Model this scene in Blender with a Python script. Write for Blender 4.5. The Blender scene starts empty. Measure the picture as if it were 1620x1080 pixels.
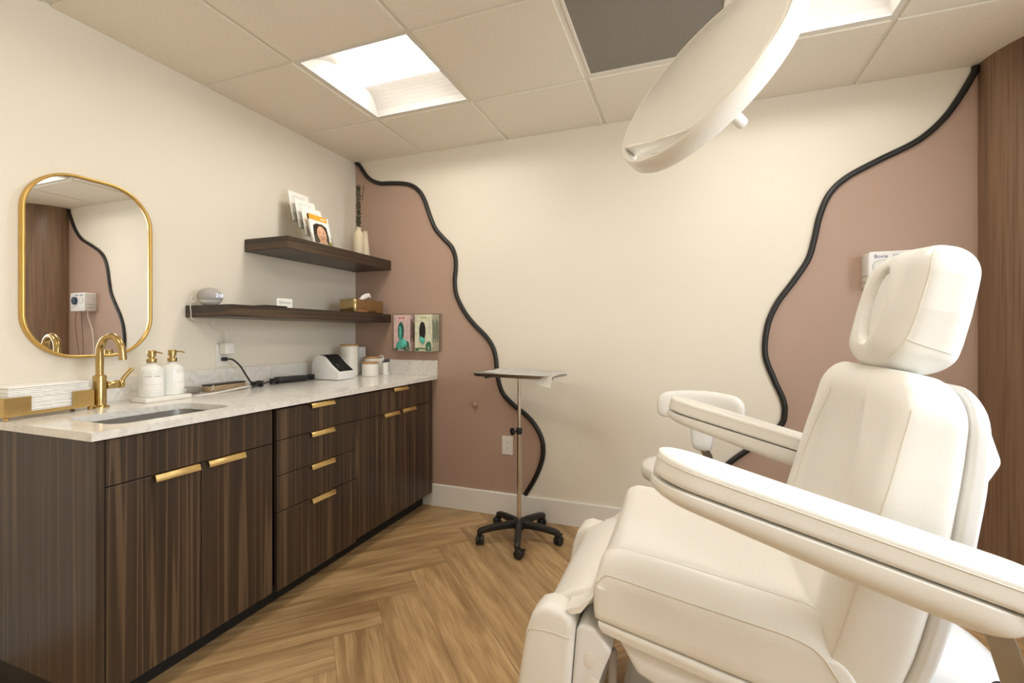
import bpy, bmesh, math, random
from mathutils import Vector, Matrix
random.seed(7)
scn = bpy.context.scene
COL = scn.collection
PI = math.pi
V = Vector

# ------------------------------------------------------------------ materials
def mat(name, col, rough=0.5, metal=0.0, noise=0.0, nscale=8.0, bump=0.0, bscale=60.0, **kw):
    m = bpy.data.materials.new(name); m.use_nodes = True
    nt = m.node_tree; b = nt.nodes['Principled BSDF']
    b.inputs['Base Color'].default_value = (*col, 1)
    b.inputs['Roughness'].default_value = rough
    b.inputs['Metallic'].default_value = metal
    for k, v in kw.items():
        b.inputs[k.replace('_', ' ')].default_value = v
    tc = nt.nodes.new('ShaderNodeTexCoord')
    if noise:
        n = nt.nodes.new('ShaderNodeTexNoise'); n.inputs['Scale'].default_value = nscale; n.inputs['Detail'].default_value = 4
        nt.links.new(tc.outputs['Object'], n.inputs['Vector'])
        r = nt.nodes.new('ShaderNodeValToRGB')
        r.color_ramp.elements[0].position = .3; r.color_ramp.elements[1].position = .7
        r.color_ramp.elements[0].color = (*[c * (1 - noise) for c in col], 1)
        r.color_ramp.elements[1].color = (*[min(1, c * (1 + noise)) for c in col], 1)
        nt.links.new(n.outputs['Fac'], r.inputs['Fac']); nt.links.new(r.outputs['Color'], b.inputs['Base Color'])
    if bump:
        n = nt.nodes.new('ShaderNodeTexNoise'); n.inputs['Scale'].default_value = bscale; n.inputs['Detail'].default_value = 3
        nt.links.new(tc.outputs['Object'], n.inputs['Vector'])
        bp = nt.nodes.new('ShaderNodeBump'); bp.inputs['Strength'].default_value = bump; bp.inputs['Distance'].default_value = .002
        nt.links.new(n.outputs['Fac'], bp.inputs['Height']); nt.links.new(bp.outputs['Normal'], b.inputs['Normal'])
    return m

def ramp(nt, fac, stops, interp='LINEAR'):
    r = nt.nodes.new('ShaderNodeValToRGB'); cr = r.color_ramp; cr.interpolation = interp
    while len(cr.elements) < len(stops): cr.elements.new(.5)
    for e, (p, c) in zip(cr.elements, stops):
        e.position = p; e.color = (*c, 1) if len(c) == 3 else c
    nt.links.new(fac, r.inputs['Fac'])
    return r.outputs['Color']

def mix(nt, a, b, fac, mode='MIX'):
    m = nt.nodes.new('ShaderNodeMix'); m.data_type = 'RGBA'; m.blend_type = mode
    for sock, v in ((m.inputs[0], fac), (m.inputs[6], a), (m.inputs[7], b)):
        if isinstance(v, (int, float)): sock.default_value = v
        elif isinstance(v, tuple): sock.default_value = (*v, 1)
        else: nt.links.new(v, sock)
    return m.outputs[2]

def stretched_noise(nt, src, scale, sc=1.0, detail=3.0, dist=0.0):
    mp = nt.nodes.new('ShaderNodeMapping'); mp.inputs['Scale'].default_value = scale
    nt.links.new(src, mp.inputs['Vector'])
    n = nt.nodes.new('ShaderNodeTexNoise'); n.inputs['Scale'].default_value = sc; n.inputs['Detail'].default_value = detail
    n.inputs['Distortion'].default_value = dist
    nt.links.new(mp.outputs['Vector'], n.inputs['Vector'])
    return n.outputs['Fac']

def striped_wood(name, axis, dark, midc, light, rough=.38, lo=.605, fine=170, band=26):
    """straight-grained veneer: dark ground, fine pores and sparse paler streaks running along one axis"""
    m = bpy.data.materials.new(name); m.use_nodes = True; nt = m.node_tree; b = nt.nodes['Principled BSDF']
    tc = nt.nodes.new('ShaderNodeTexCoord'); src = tc.outputs['Object']
    def sc(a, s): return (1.0 if axis == 1 else a, s if axis == 1 else a, s if axis == 2 else a)   # level grain: no pattern across the shelf ends
    n1 = stretched_noise(nt, src, sc(fine, .8), 1, 3)
    n2 = stretched_noise(nt, src, sc(band, .30), 1, 0.5)
    n3 = stretched_noise(nt, src, sc(6, .5), 1, 2)
    base = ramp(nt, n1, [(.3, dark), (.7, midc)])
    base = mix(nt, base, tuple(c * .62 for c in dark), ramp(nt, n3, [(.42, (0, 0, 0)), (.62, (.5, .5, .5))]))
    n4 = stretched_noise(nt, src, sc(band * 2.3, .5), 1, 1.0)
    st1 = ramp(nt, n2, [(.455, (0, 0, 0)), (.475, (.9, .9, .9)), (.50, (.7, .7, .7)), (.52, (0, 0, 0))])
    st2 = ramp(nt, n4, [(.60, (0, 0, 0)), (.64, (.45, .45, .45)), (.68, (.1, .1, .1))])
    streak = mix(nt, st1, st2, 1.0, 'LIGHTEN')
    nt.links.new(mix(nt, base, light, streak), b.inputs['Base Color'])
    b.inputs['Roughness'].default_value = rough
    bp = nt.nodes.new('ShaderNodeBump'); bp.inputs['Strength'].default_value = .12; bp.inputs['Distance'].default_value = .001
    nt.links.new(n1, bp.inputs['Height']); nt.links.new(bp.outputs['Normal'], b.inputs['Normal'])
    return m

def emit(name, col, s):
    m = bpy.data.materials.new(name); m.use_nodes = True; nt = m.node_tree; nt.nodes.remove(nt.nodes['Principled BSDF'])
    e = nt.nodes.new('ShaderNodeEmission'); e.inputs['Color'].default_value = (*col, 1); e.inputs['Strength'].default_value = s
    nt.links.new(e.outputs[0], nt.nodes['Material Output'].inputs[0]); return m

def clear(name, tint=(1, 1, 1), gloss=.08, rough=.03):
    m = bpy.data.materials.new(name); m.use_nodes = True; nt = m.node_tree; nt.nodes.remove(nt.nodes['Principled BSDF'])
    t = nt.nodes.new('ShaderNodeBsdfTransparent'); t.inputs[0].default_value = (*tint, 1)
    g = nt.nodes.new('ShaderNodeBsdfGlossy'); g.inputs['Roughness'].default_value = rough
    lw = nt.nodes.new('ShaderNodeLayerWeight'); lw.inputs[0].default_value = .5
    pw = nt.nodes.new('ShaderNodeMath'); pw.operation = 'POWER'; nt.links.new(lw.outputs['Facing'], pw.inputs[0]); pw.inputs[1].default_value = 4
    fr = nt.nodes.new('ShaderNodeMath'); fr.operation = 'MULTIPLY_ADD'; nt.links.new(pw.outputs[0], fr.inputs[0]); fr.inputs[1].default_value = .5; fr.inputs[2].default_value = .03
    mx = nt.nodes.new('ShaderNodeMixShader')
    nt.links.new(fr.outputs[0], mx.inputs[0]); nt.links.new(t.outputs[0], mx.inputs[1]); nt.links.new(g.outputs[0], mx.inputs[2])
    nt.links.new(mx.outputs[0], nt.nodes['Material Output'].inputs[0]); return m

def oak_floor():
    m = bpy.data.materials.new('oak_herringbone'); m.use_nodes = True; nt = m.node_tree; b = nt.nodes['Principled BSDF']
    uv = nt.nodes.new('ShaderNodeUVMap'); uv.uv_map = 'grain'; src = uv.outputs['UV']
    n1 = stretched_noise(nt, src, (2.2, 26, 1), 1, 5, .6)
    n2 = stretched_noise(nt, src, (7, 190, 1), 1, 3)
    n3 = stretched_noise(nt, src, (1.1, 7.5, 1), 1, 3, .8)
    n4 = stretched_noise(nt, src, (.23, .17, 1), 1, 0)
    base = ramp(nt, n1, [(.28, (.300, .188, .088)), (.50, (.480, .320, .163)), (.72, (.600, .425, .235))])
    base = mix(nt, base, (.225, .128, .055), ramp(nt, n3, [(.50, (0, 0, 0)), (.68, (.80, .80, .80))]))
    base = mix(nt, base, (.27, .155, .065), ramp(nt, n2, [(.48, (0, 0, 0)), (.66, (.65, .65, .65))]))
    tone = ramp(nt, n4, [(.3, (.86, .86, .84)), (.7, (1.1, 1.08, 1.04))])
    nt.links.new(mix(nt, base, tone, 1.0, 'MULTIPLY'), b.inputs['Base Color'])
    b.inputs['Roughness'].default_value = .42
    bp = nt.nodes.new('ShaderNodeBump'); bp.inputs['Strength'].default_value = .15; bp.inputs['Distance'].default_value = .001
    nt.links.new(n2, bp.inputs['Height']); nt.links.new(bp.outputs['Normal'], b.inputs['Normal'])
    return m

def marble():
    m = bpy.data.materials.new('white_quartz'); m.use_nodes = True; nt = m.node_tree; b = nt.nodes['Principled BSDF']
    tc = nt.nodes.new('ShaderNodeTexCoord'); src = tc.outputs['Object']
    n = stretched_noise(nt, src, (1, 1, 1), 5, 6, 1.6)
    k = stretched_noise(nt, src, (1, 1, 1), 60, 3)
    vein = ramp(nt, n, [(.475, (0, 0, 0)), (.5, (.26, .26, .26)), (.525, (0, 0, 0))])
    base = ramp(nt, k, [(.35, (.77, .745, .695)), (.65, (.84, .815, .77))])
    nt.links.new(mix(nt, base, (.42, .40, .38), vein), b.inputs['Base Color'])
    b.inputs['Roughness'].default_value = .14
    return m

def perforated():
    m = bpy.data.materials.new('perforated_metal'); m.use_nodes = True; nt = m.node_tree; b = nt.nodes['Principled BSDF']
    tc = nt.nodes.new('ShaderNodeTexCoord')
    mp = nt.nodes.new('ShaderNodeMapping'); mp.inputs['Rotation'].default_value = (0, 0, PI / 4); mp.inputs['Scale'].default_value = (135, 135, 0)
    nt.links.new(tc.outputs['Object'], mp.inputs['Vector'])
    fr = nt.nodes.new('ShaderNodeVectorMath'); fr.operation = 'FRACTION'; nt.links.new(mp.outputs[0], fr.inputs[0])
    ds = nt.nodes.new('ShaderNodeVectorMath'); ds.operation = 'DISTANCE'; nt.links.new(fr.outputs[0], ds.inputs[0]); ds.inputs[1].default_value = (.5, .5, 0)
    c = ramp(nt, ds.outputs['Value'], [(.36, (.035, .032, .028)), (.41, (.40, .37, .32))])
    nt.links.new(c, b.inputs['Base Color']); b.inputs['Roughness'].default_value = .5
    return m

M = {}
M['cream'] = mat('cream_paint', (.79, .735, .63), .55, noise=.012, nscale=3, bump=.05, bscale=220)
M['mauve'] = mat('mauve_paint', (.43, .298, .232), .5, noise=.012, nscale=3, bump=.05, bscale=220)
M['black_trim'] = mat('black_trim', (.012, .011, .010), .4, noise=.1)
M['white_trim'] = mat('white_trim', (.80, .775, .73), .35, noise=.01)
M['tile'] = mat('ceiling_tile', (.82, .765, .66), .85, noise=.03, nscale=90, bump=.25, bscale=300)
M['tbar'] = mat('tee_bar', (.78, .74, .66), .5, noise=.01)
M['floor'] = oak_floor()
M['floor_base'] = mat('floor_base', (.1, .06, .03), .8, noise=.1)
M['cab'] = striped_wood('dark_veneer_upright', 2, (.034, .0205, .0125), (.064, .040, .025), (.130, .082, .046))
M['cab_h'] = striped_wood('dark_veneer_level', 1, (.026, .015, .009), (.050, .030, .018), (.090, .054, .030))
def walnut():
    m = bpy.data.materials.new('walnut_panel'); m.use_nodes = True; nt = m.node_tree; b = nt.nodes['Principled BSDF']
    tc = nt.nodes.new('ShaderNodeTexCoord'); src = tc.outputs['Object']
    n1 = stretched_noise(nt, src, (110, 110, 2.2), 1, 4, .3); n2 = stretched_noise(nt, src, (11, 11, .7), 1, 3, .8)
    c = ramp(nt, n2, [(.30, (.180, .106, .063)), (.55, (.245, .150, .090)), (.75, (.285, .180, .110))])
    nt.links.new(mix(nt, c, (.105, .055, .029), ramp(nt, n1, [(.48, (0, 0, 0)), (.72, (.7, .7, .7))])), b.inputs['Base Color'])
    b.inputs['Roughness'].default_value = .36; return m
M['walnut'] = walnut()
M['black'] = mat('black_plastic', (.012, .012, .012), .42, noise=.1, nscale=30)
M['kick'] = mat('black_kick', (.010, .009, .008), .6, noise=.1)
M['void'] = mat('carcass_shadow_gap', (.02, .014, .01), .7, noise=.1)
M['gold'] = mat('brushed_gold', (.66, .47, .20), .30, 1.0, noise=.06, nscale=40)
M['brass'] = mat('brushed_brass', (.50, .36, .15), .25, 1.0, noise=.05, nscale=40)
M['gold_pol'] = mat('polished_gold', (.46, .34, .17), .12, 1.0, noise=.04, nscale=20)
M['gold_frame'] = mat('satin_gold', (.64, .42, .13), .34, .85, noise=.05, nscale=15)
M['quartz'] = marble()
M['steel'] = mat('brushed_steel', (.76, .73, .68), .42, .75, noise=.06, nscale=30)
M['chrome'] = mat('chrome', (.75, .73, .70), .12, 1.0, noise=.03)
M['strap'] = mat('grey_steel_strap', (.42, .41, .39), .34, 1.0, noise=.06, nscale=12)
M['mirror'] = mat('mirror_glass', (.90, .90, .90), .01, 1.0, noise=.005)
M['vinyl'] = mat('white_vinyl', (.83, .81, .765), .38, noise=.012, nscale=6, bump=.10, bscale=260)
M['stitch'] = mat('vinyl_seam', (.70, .65, .56), .55, noise=.05, nscale=200)
M['crease'] = mat('dark_seam', (.30, .25, .18), .7, noise=.1)
M['shell'] = mat('white_plastic', (.80, .80, .795), .28, noise=.01)
M['lamp'] = mat('lamp_plastic', (.83, .80, .735), .28, noise=.01)
M['ceramic'] = mat('white_ceramic', (.82, .79, .73), .25, noise=.015)
M['paper'] = mat('white_paper', (.90, .885, .85), .7, noise=.02, nscale=40)
M['paper_grey'] = mat('towel_end', (.50, .46, .40), .8, noise=.15, nscale=90)
M['bamboo'] = mat('bamboo_lid', (.48, .27, .10), .5, noise=.12, nscale=20)
M['grey'] = mat('grey_fabric', (.40, .38, .36), .85, noise=.08, nscale=200)
M['grey_dk'] = mat('slate_grey', (.07, .075, .085), .5, noise=.1)
M['glow'] = emit('clock_digits', (.78, .82, 1.0), 1.5)
M['ink'] = mat('dark_ink', (.10, .095, .10), .6, noise=.05)
M['ink_blue'] = mat('violet_ink', (.10, .09, .22), .6, noise=.05)
M['ink_soft'] = mat('pale_ink', (.40, .385, .36), .6, noise=.05)
M['dial'] = mat('dial_blue', (.028, .055, .10), .25, noise=.3, nscale=30)
M['teal'] = mat('teal_nitrile', (.09, .46, .37), .55, noise=.2, nscale=40)
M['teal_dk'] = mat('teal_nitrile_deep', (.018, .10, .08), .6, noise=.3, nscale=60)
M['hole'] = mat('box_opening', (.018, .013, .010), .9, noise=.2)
M['pinkcard'] = mat('pink_card', (.66, .47, .45), .5, noise=.12, nscale=50)
M['greencard'] = mat('pale_green_card', (.66, .66, .50), .5, noise=.12, nscale=50)
M['green_ink'] = mat('green_print', (.035, .15, .075), .55, noise=.2, nscale=60)
M['red_ink'] = mat('red_print', (.45, .045, .06), .55, noise=.1)
M['clear'] = clear('clear_acrylic', (.94, .94, .93))
M['glass'] = clear('window_glass', (.97, .98, .98))
M['orange'] = mat('orange_print', (.76, .38, .03), .45, noise=.05)
M['skin'] = mat('printed_skin', (.72, .42, .26), .45, noise=.12, nscale=25)
M['hair'] = mat('printed_hair', (.03, .015, .010), .45, noise=.2)
M['lips'] = mat('printed_lips', (.42, .12, .10), .45, noise=.1)
M['olive'] = mat('olive_print', (.32, .27, .03), .5, noise=.05)
M['tan'] = mat('tan_leather', (.42, .30, .18), .45, noise=.1, nscale=30)
M['plant'] = mat('dried_stem', (.055, .060, .028), .8, noise=.3, nscale=60)
M['vase'] = mat('cream_vase', (.72, .62, .45), .5, noise=.03)
M['soap'] = mat('soap_bottle', (.80, .81, .775), .22, noise=.02)
M['adapter'] = mat('white_adapter', (.80, .78, .74), .4, noise=.02)
M['perf'] = perforated()
M['lit'] = emit('troffer_lens', (1.0, .94, .845), 26.0)
M['reflector'] = mat('troffer_reflector', (.70, .685, .655), .5, noise=.01)
M['led'] = mat('lamp_lens', (.75, .76, .76), .12, noise=.02)

# ------------------------------------------------------------------ geometry
class MB:
    def __init__(s): s.bm = bmesh.new()
    def add(s, t, mi=0, mtx=None):
        if mtx is not None: bmesh.ops.transform(t, matrix=mtx, verts=t.verts)
        for f in t.faces: f.material_index = mi
        bmesh.ops.recalc_face_normals(t, faces=t.faces)
        me = bpy.data.meshes.new('tmp'); t.to_mesh(me); t.free(); s.bm.from_mesh(me); bpy.data.meshes.remove(me)
        return s
    def box(s, lo, hi, bev=0.0, seg=2, mi=0, mtx=None):
        t = bmesh.new(); bmesh.ops.create_cube(t, size=1)
        for v in t.verts:
            v.co = V([lo[i] + (v.co[i] + .5) * (hi[i] - lo[i]) for i in range(3)])
        if bev: bmesh.ops.bevel(t, geom=list(t.edges), offset=bev, segments=seg, profile=.5, affect='EDGES')
        return s.add(t, mi, mtx)
    def prism(s, poly, axis, a, b, bev=0.0, seg=3, mi=0, mtx=None, ang=25):
        """poly: 2-D points in the two other axes (in axis order); extruded along axis from a to b"""
        t = bmesh.new()
        def p3(q, h):
            l = [q[0], q[1]]; l.insert(axis, h); return V(l)
        A = [t.verts.new(p3(q, a)) for q in poly]; B = [t.verts.new(p3(q, b)) for q in poly]
        n = len(poly); t.faces.new(A); t.faces.new(B[::-1])
        for i in range(n): t.faces.new((A[i], B[i], B[(i + 1) % n], A[(i + 1) % n]))
        bmesh.ops.recalc_face_normals(t, faces=t.faces)
        if bev:
            es = [e for e in t.edges if e.calc_face_angle(0) > math.radians(ang)]
            bmesh.ops.bevel(t, geom=es, offset=bev, segments=seg, profile=.5, affect='EDGES', clamp_overlap=True)
        return s.add(t, mi, mtx)
    def loft(s, secs, n=40, mi=0, mtx=None, cap=True):
        """secs: (centre, U, V, hu, hv, p) superellipse rings"""
        t = bmesh.new(); rings = []
        for c, U, W, hu, hv, p in secs:
            r = []
            for k in range(n):
                a = 2 * PI * (k + .5) / n; ca, sa = math.cos(a), math.sin(a)
                q = (abs(ca) ** p + abs(sa) ** p) ** (-1 / p); h2 = hv if not isinstance(hv, tuple) else (hv[0] if sa > 0 else hv[1])
                u = ca * q * hu; w = sa * q * h2
                r.append(t.verts.new(V(c) + V(U) * u + V(W) * w))
            rings.append(r)
        for r0, r1 in zip(rings, rings[1:]):
            for k in range(n): t.faces.new((r0[k], r0[(k + 1) % n], r1[(k + 1) % n], r1[k]))
        if cap: t.faces.new(rings[0][::-1]); t.faces.new(rings[-1])
        return s.add(t, mi, mtx)
    def lathe(s, prof, c=(0, 0, 0), n=32, mi=0, mtx=None, cap=True):
        """prof: (radius, z) about the vertical through c"""
        X, Y = V((1, 0, 0)), V((0, 1, 0))
        return s.loft([(V(c) + V((0, 0, z)), X, Y, max(r, 1e-4), max(r, 1e-4), 2) for r, z in prof], n, mi, mtx, cap)
    def cyl(s, a, b, r, r2=None, n=20, mi=0, bev=0.0):
        a, b = V(a), V(b); d = (b - a); L = d.length; d.normalize(); r2 = r if r2 is None else r2
        up = V((0, 0, 1)) if abs(d.z) < .95 else V((1, 0, 0)); U = d.cross(up).normalized(); W = d.cross(U)
        secs = [(a, U, W, r, r, 2), (b, U, W, r2, r2, 2)]
        if bev:
            secs = [(a, U, W, r - bev, r - bev, 2), (a + d * bev * .4, U, W, r - bev * .3, r - bev * .3, 2), (a + d * bev, U, W, r, r, 2),
                    (b - d * bev, U, W, r2, r2, 2), (b - d * bev * .4, U, W, r2 - bev * .3, r2 - bev * .3, 2), (b, U, W, r2 - bev, r2 - bev, 2)]
        return s.loft(secs, n, mi)
    def tube(s, pts, r, n=10, mi=0, flat=None, nrm=None, round_end=False):
        """sweep a round (or flattened: flat = second half-size, along nrm) section along pts"""
        pts = [V(p) for p in pts]; secs = []; prev = None
        for i, p in enumerate(pts):
            d = (pts[min(i + 1, len(pts) - 1)] - pts[max(i - 1, 0)]).normalized()
            if nrm is not None: U = (V(nrm) - d * V(nrm).dot(d)).normalized()
            elif prev is None:
                up = V((0, 0, 1)) if abs(d.z) < .9 else V((1, 0, 0)); U = d.cross(up).normalized()
            else: U = (prev - d * prev.dot(d)).normalized()
            prev = U; W = d.cross(U)
            rr = r[i] if isinstance(r, (list, tuple)) else r
            secs.append((p, U, W, flat if flat else rr, rr, 2 if not flat else 6))
        return s.loft(secs, n, mi)
    def ball(s, c, r, nu=24, nv=14, mi=0, mtx=None):
        r = r if isinstance(r, (tuple, list)) else (r, r, r)
        t = bmesh.new(); bmesh.ops.create_uvsphere(t, u_segments=nu, v_segments=nv, radius=1)
        for v in t.verts: v.co = V((v.co.x * r[0] + c[0], v.co.y * r[1] + c[1], v.co.z * r[2] + c[2]))
        return s.add(t, mi, mtx)
    def quad(s, pts, mi=0):
        t = bmesh.new(); t.faces.new([t.verts.new(V(p)) for p in pts])
        for f in t.faces: f.material_index = mi
        me = bpy.data.meshes.new('tmp'); t.to_mesh(me); t.free(); s.bm.from_mesh(me); bpy.data.meshes.remove(me); return s
    def xf(s, m): bmesh.ops.transform(s.bm, matrix=m, verts=s.bm.verts); return s
    def build(s, name, mats, parent=None, angle=35, smooth=True):
        me = bpy.data.meshes.new(name); s.bm.to_mesh(me); s.bm.free()
        mats = mats if isinstance(mats, (list, tuple)) else [mats]
        for m_ in mats: me.materials.append(M[m_] if isinstance(m_, str) else m_)
        if smooth:
            me.shade_smooth(); me.set_sharp_from_angle(angle=math.radians(angle))
        o = bpy.data.objects.new(name, me); COL.objects.link(o)
        if parent is not None:
            o.parent = parent
            if parent.type == 'EMPTY': o.matrix_parent_inverse = Matrix.Translation(-parent.location)
            elif 'home' in parent: o.matrix_parent_inverse = Matrix.Translation(-parent.location)
        return o

def tag(o, label=None, cat=None, group=None, kind=None):
    if label: o['label'] = label
    if cat: o['category'] = cat
    if group: o['group'] = group
    if kind: o['kind'] = kind
    return o
def thing(name, label, cat, loc, group=None):
    o = bpy.data.objects.new(name, None); COL.objects.link(o); o.location = loc; o.empty_display_size = .05
    return tag(o, label, cat, group)
def solo(o, label, cat, group=None):
    """a top-level thing of one mesh: origin to the middle of its base"""
    me = o.data; xs = [v.co.x for v in me.vertices]; ys = [v.co.y for v in me.vertices]; zs = [v.co.z for v in me.vertices]
    c = V(((min(xs) + max(xs)) / 2, (min(ys) + max(ys)) / 2, min(zs)))
    me.transform(Matrix.Translation(-c)); o.location = c
    return tag(o, label, cat, group)
def dup(root, delta, label=None, group=None):
    r = root.copy(); COL.objects.link(r); r.location = root.location + V(delta)
    if label: r['label'] = label
    if group: r['group'] = group
    for ch in list(root.children):
        c = ch.copy(); COL.objects.link(c); c.parent = r
        for g in list(ch.children):
            d = g.copy(); COL.objects.link(d); d.parent = c
    return r
def text(name, body, size, mtx, m, parent, depth=.0006, shear=0.0, align='CENTER'):
    cu = bpy.data.curves.new(name, 'FONT'); cu.body = body; cu.size = size; cu.extrude = depth; cu.align_x = align; cu.align_y = 'CENTER'; cu.shear = shear
    t = bpy.data.objects.new('tmp_text', cu); COL.objects.link(t)
    dg = bpy.context.evaluated_depsgraph_get(); me = bpy.data.meshes.new_from_object(t.evaluated_get(dg))
    bpy.data.objects.remove(t); me.transform(mtx); me.materials.clear(); me.materials.append(M[m]); me.name = name
    o = bpy.data.objects.new(name, me); COL.objects.link(o); o.parent = parent
    if parent.type == 'EMPTY': o.matrix_parent_inverse = Matrix.Translation(-parent.location)
    return o
def face_frame(origin, right, up):
    r, u = V(right).normalized(), V(up).normalized(); n = r.cross(u)
    m = Matrix((r, u, n)).transposed().to_4x4(); m.translation = V(origin); return m
def catmull(pts, k=8):
    pts = [V(p) for p in pts]; P = [pts[0] * 2 - pts[1]] + pts + [pts[-1] * 2 - pts[-2]]; out = []
    for i in range(1, len(P) - 2):
        p0, p1, p2, p3 = P[i - 1:i + 3]
        for j in range(k):
            t = j / k
            out.append(.5 * ((2 * p1) + (p2 - p0) * t + (2 * p0 - 5 * p1 + 4 * p2 - p3) * t * t + (3 * p1 - p0 - 3 * p2 + p3) * t ** 3))
    out.append(pts[-1]); return out
def lerp(t_, s):
    for (a, va), (b, vb) in zip(t_, t_[1:]):
        if s <= b: return va + (vb - va) * max(0, (s - a)) / (b - a)
    return t_[-1][1]
from mathutils.bvhtree import BVHTree
TREES = {}
def seam(pts, r, name, mt, par, out=0.0):
    """a stitched line laid on the surface of its part"""
    if par.name not in TREES: TREES[par.name] = BVHTree.FromPolygons([v.co for v in par.data.vertices], [p.vertices for p in par.data.polygons])
    q = []
    for p in catmull(pts, 10):
        h, n, _, _ = TREES[par.name].find_nearest(p); q.append(h + n * out)
    for _ in range(4): q = q[:1] + [(a + b * 2 + c) / 4 for a, b, c in zip(q, q[1:], q[2:])] + q[-1:]
    MB().tube(q, r, 6).build(name, mt, par)
def rounded_rect(w, h, r, n=8, cx=0, cy=0):
    out = []
    for sx, sy, a0 in ((1, 1, 0), (-1, 1, 90), (-1, -1, 180), (1, -1, 270)):
        for k in range(n + 1):
            a = math.radians(a0 + 90 * k / n); out.append((cx + sx * (w / 2 - r) + r * math.cos(a), cy + sy * (h / 2 - r) + r * math.sin(a)))
    return out
def soft(fn, s0, s1, ru, rv, n=12, k=7, run=None, e1=True):
    """sections along s with rounded ends; ru/rv: how much the two half-sizes shrink there, run: length of the rounding"""
    run = run or max(ru, rv); ss = []
    for i in range(k + 1): ss.append(s0 + run * (1 - math.cos(PI / 2 * i / k)))
    m = [s0 + run + (s1 - s0 - run * (2 if e1 else 1)) * i / n for i in range(1, n)]
    ss += m
    if e1:
        for i in range(k, -1, -1): ss.append(s1 - run * (1 - math.cos(PI / 2 * i / k)))
    else: ss.append(s1)
    out = []
    for s in ss:
        d = min(s - s0, (s1 - s) if e1 else 1e9); q = 0.0
        if d < run: q = 1 - math.sqrt(max(0, 1 - (1 - d / run) ** 2))
        c, U, W, hu, hv, p = fn(s)
        hv = tuple(max(h - rv * q, .0012) for h in hv) if isinstance(hv, tuple) else max(hv - rv * q, .0015)
        out.append((c, U, W, max(hu - ru * q, .0015), hv, p))
    return out

# ------------------------------------------------------------------ the room
H = 2.3795; RX = 3.88; RY = -3.70; WX = 3.487
# floor: herringbone boards
def build_floor():
    bm = bmesh.new(); uvl = bm.loops.layers.uv.new('grain')
    W = .1865; n = 6.5; O = V((.984, -1.068)); a = V((1, -1)).normalized(); b = V((1, 1)).normalized()
    def board(a0, a1, b0, b1, along_a):
        g = .0005 / W
        co = [(a0 + g, b0 + g), (a1 - g, b0 + g), (a1 - g, b1 - g), (a0 + g, b1 - g)]
        pts = [O + a * (p * W) + b * (q * W) for p, q in co]
        if max(p.x for p in pts) < 0 or min(p.x for p in pts) > RX or max(p.y for p in pts) < RY or min(p.y for p in pts) > 0: return
        f = bm.faces.new([bm.verts.new((p.x, p.y, 0)) for p in pts])
        ou, ov = random.uniform(0, 60), random.uniform(0, 60)
        for lp, (p, q) in zip(f.loops, co):
            u, w = ((p - a0), (q - b0)) if along_a else ((q - b0), (p - a0))
            lp[uvl].uv = (ou + u * W, ov + w * W)
    for band in range(-4, 5):
        for k in range(-28, 29):
            s = band * n
            board(k + s, k + n + s, -k + s, -k + 1 + s, True)
            board(k + s, k + 1 + s, -k - n + s, -k + s, False)
    for co, no in (((0, 0, 0), (-1, 0, 0)), ((RX, 0, 0), (1, 0, 0)), ((0, 0, 0), (0, 1, 0)), ((0, RY, 0), (0, -1, 0))):
        bmesh.ops.bisect_plane(bm, geom=list(bm.verts) + list(bm.edges) + list(bm.faces), plane_co=co, plane_no=no, clear_outer=True)
    for f in bm.faces:
        if f.normal.z < 0: f.normal_flip()
    t = bmesh.new(); bmesh.ops.create_cube(t, size=1)
    for v in t.verts: v.co = V((v.co.x * RX + RX / 2, v.co.y * -RY + RY / 2, -.04 + v.co.z * .078))
    for f in t.faces: f.material_index = 1
    me = bpy.data.meshes.new('t'); t.to_mesh(me); t.free(); bm.from_mesh(me)
    m = MB(); m.bm.free(); m.bm = bm
    return tag(m.build('floor', ['floor', 'floor_base'], smooth=False), kind='structure')
build_floor()
# ceiling: lay-in tiles with a stepped edge in a tee grid
LX = [.5676 + .6096 * i for i in range(-1, 8)]; LY = [-.5118 - .6096 * j for j in range(-1, 7)]
LIGHTS = {(1, 1), (4, 1), (1, 4), (4, 4)}; GRILLE = (3, 1)
def cell(i, j): return (max(LX[i], 0), min(LX[i + 1], RX), max(LY[j + 1], RY), min(LY[j], 0))
m = MB()
for i in range(len(LX) - 1):
    for j in range(len(LY) - 1):
        x0, x1, y0, y1 = cell(i, j)
        if x1 - x0 < .01 or y1 - y0 < .01 or (i, j) in LIGHTS or (i, j) == GRILLE: continue
        g = .0105; lo = (x0 + (g if x0 > .001 else 0), y0 + (g if y0 > RY + .001 else 0)); hi = (x1 - (g if x1 < RX - .001 else 0), y1 - (g if y1 < -.001 else 0))
        m.box((lo[0], lo[1], H), (hi[0], hi[1], H + .03), .0015, 1)
for x in LX:
    if 0 < x < RX: m.box((x - .012, RY, H + .0075), (x + .012, 0, H + .03), mi=1)
for y in LY:
    if RY < y < 0: m.box((0, y - .012, H + .0076), (RX, y + .012, H + .0302), mi=1)
m.box((0, RY, H + .14), (RX, 0, H + .16), mi=0)
tag(m.build('ceiling', ['tile', 'tbar']), kind='structure')

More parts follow.
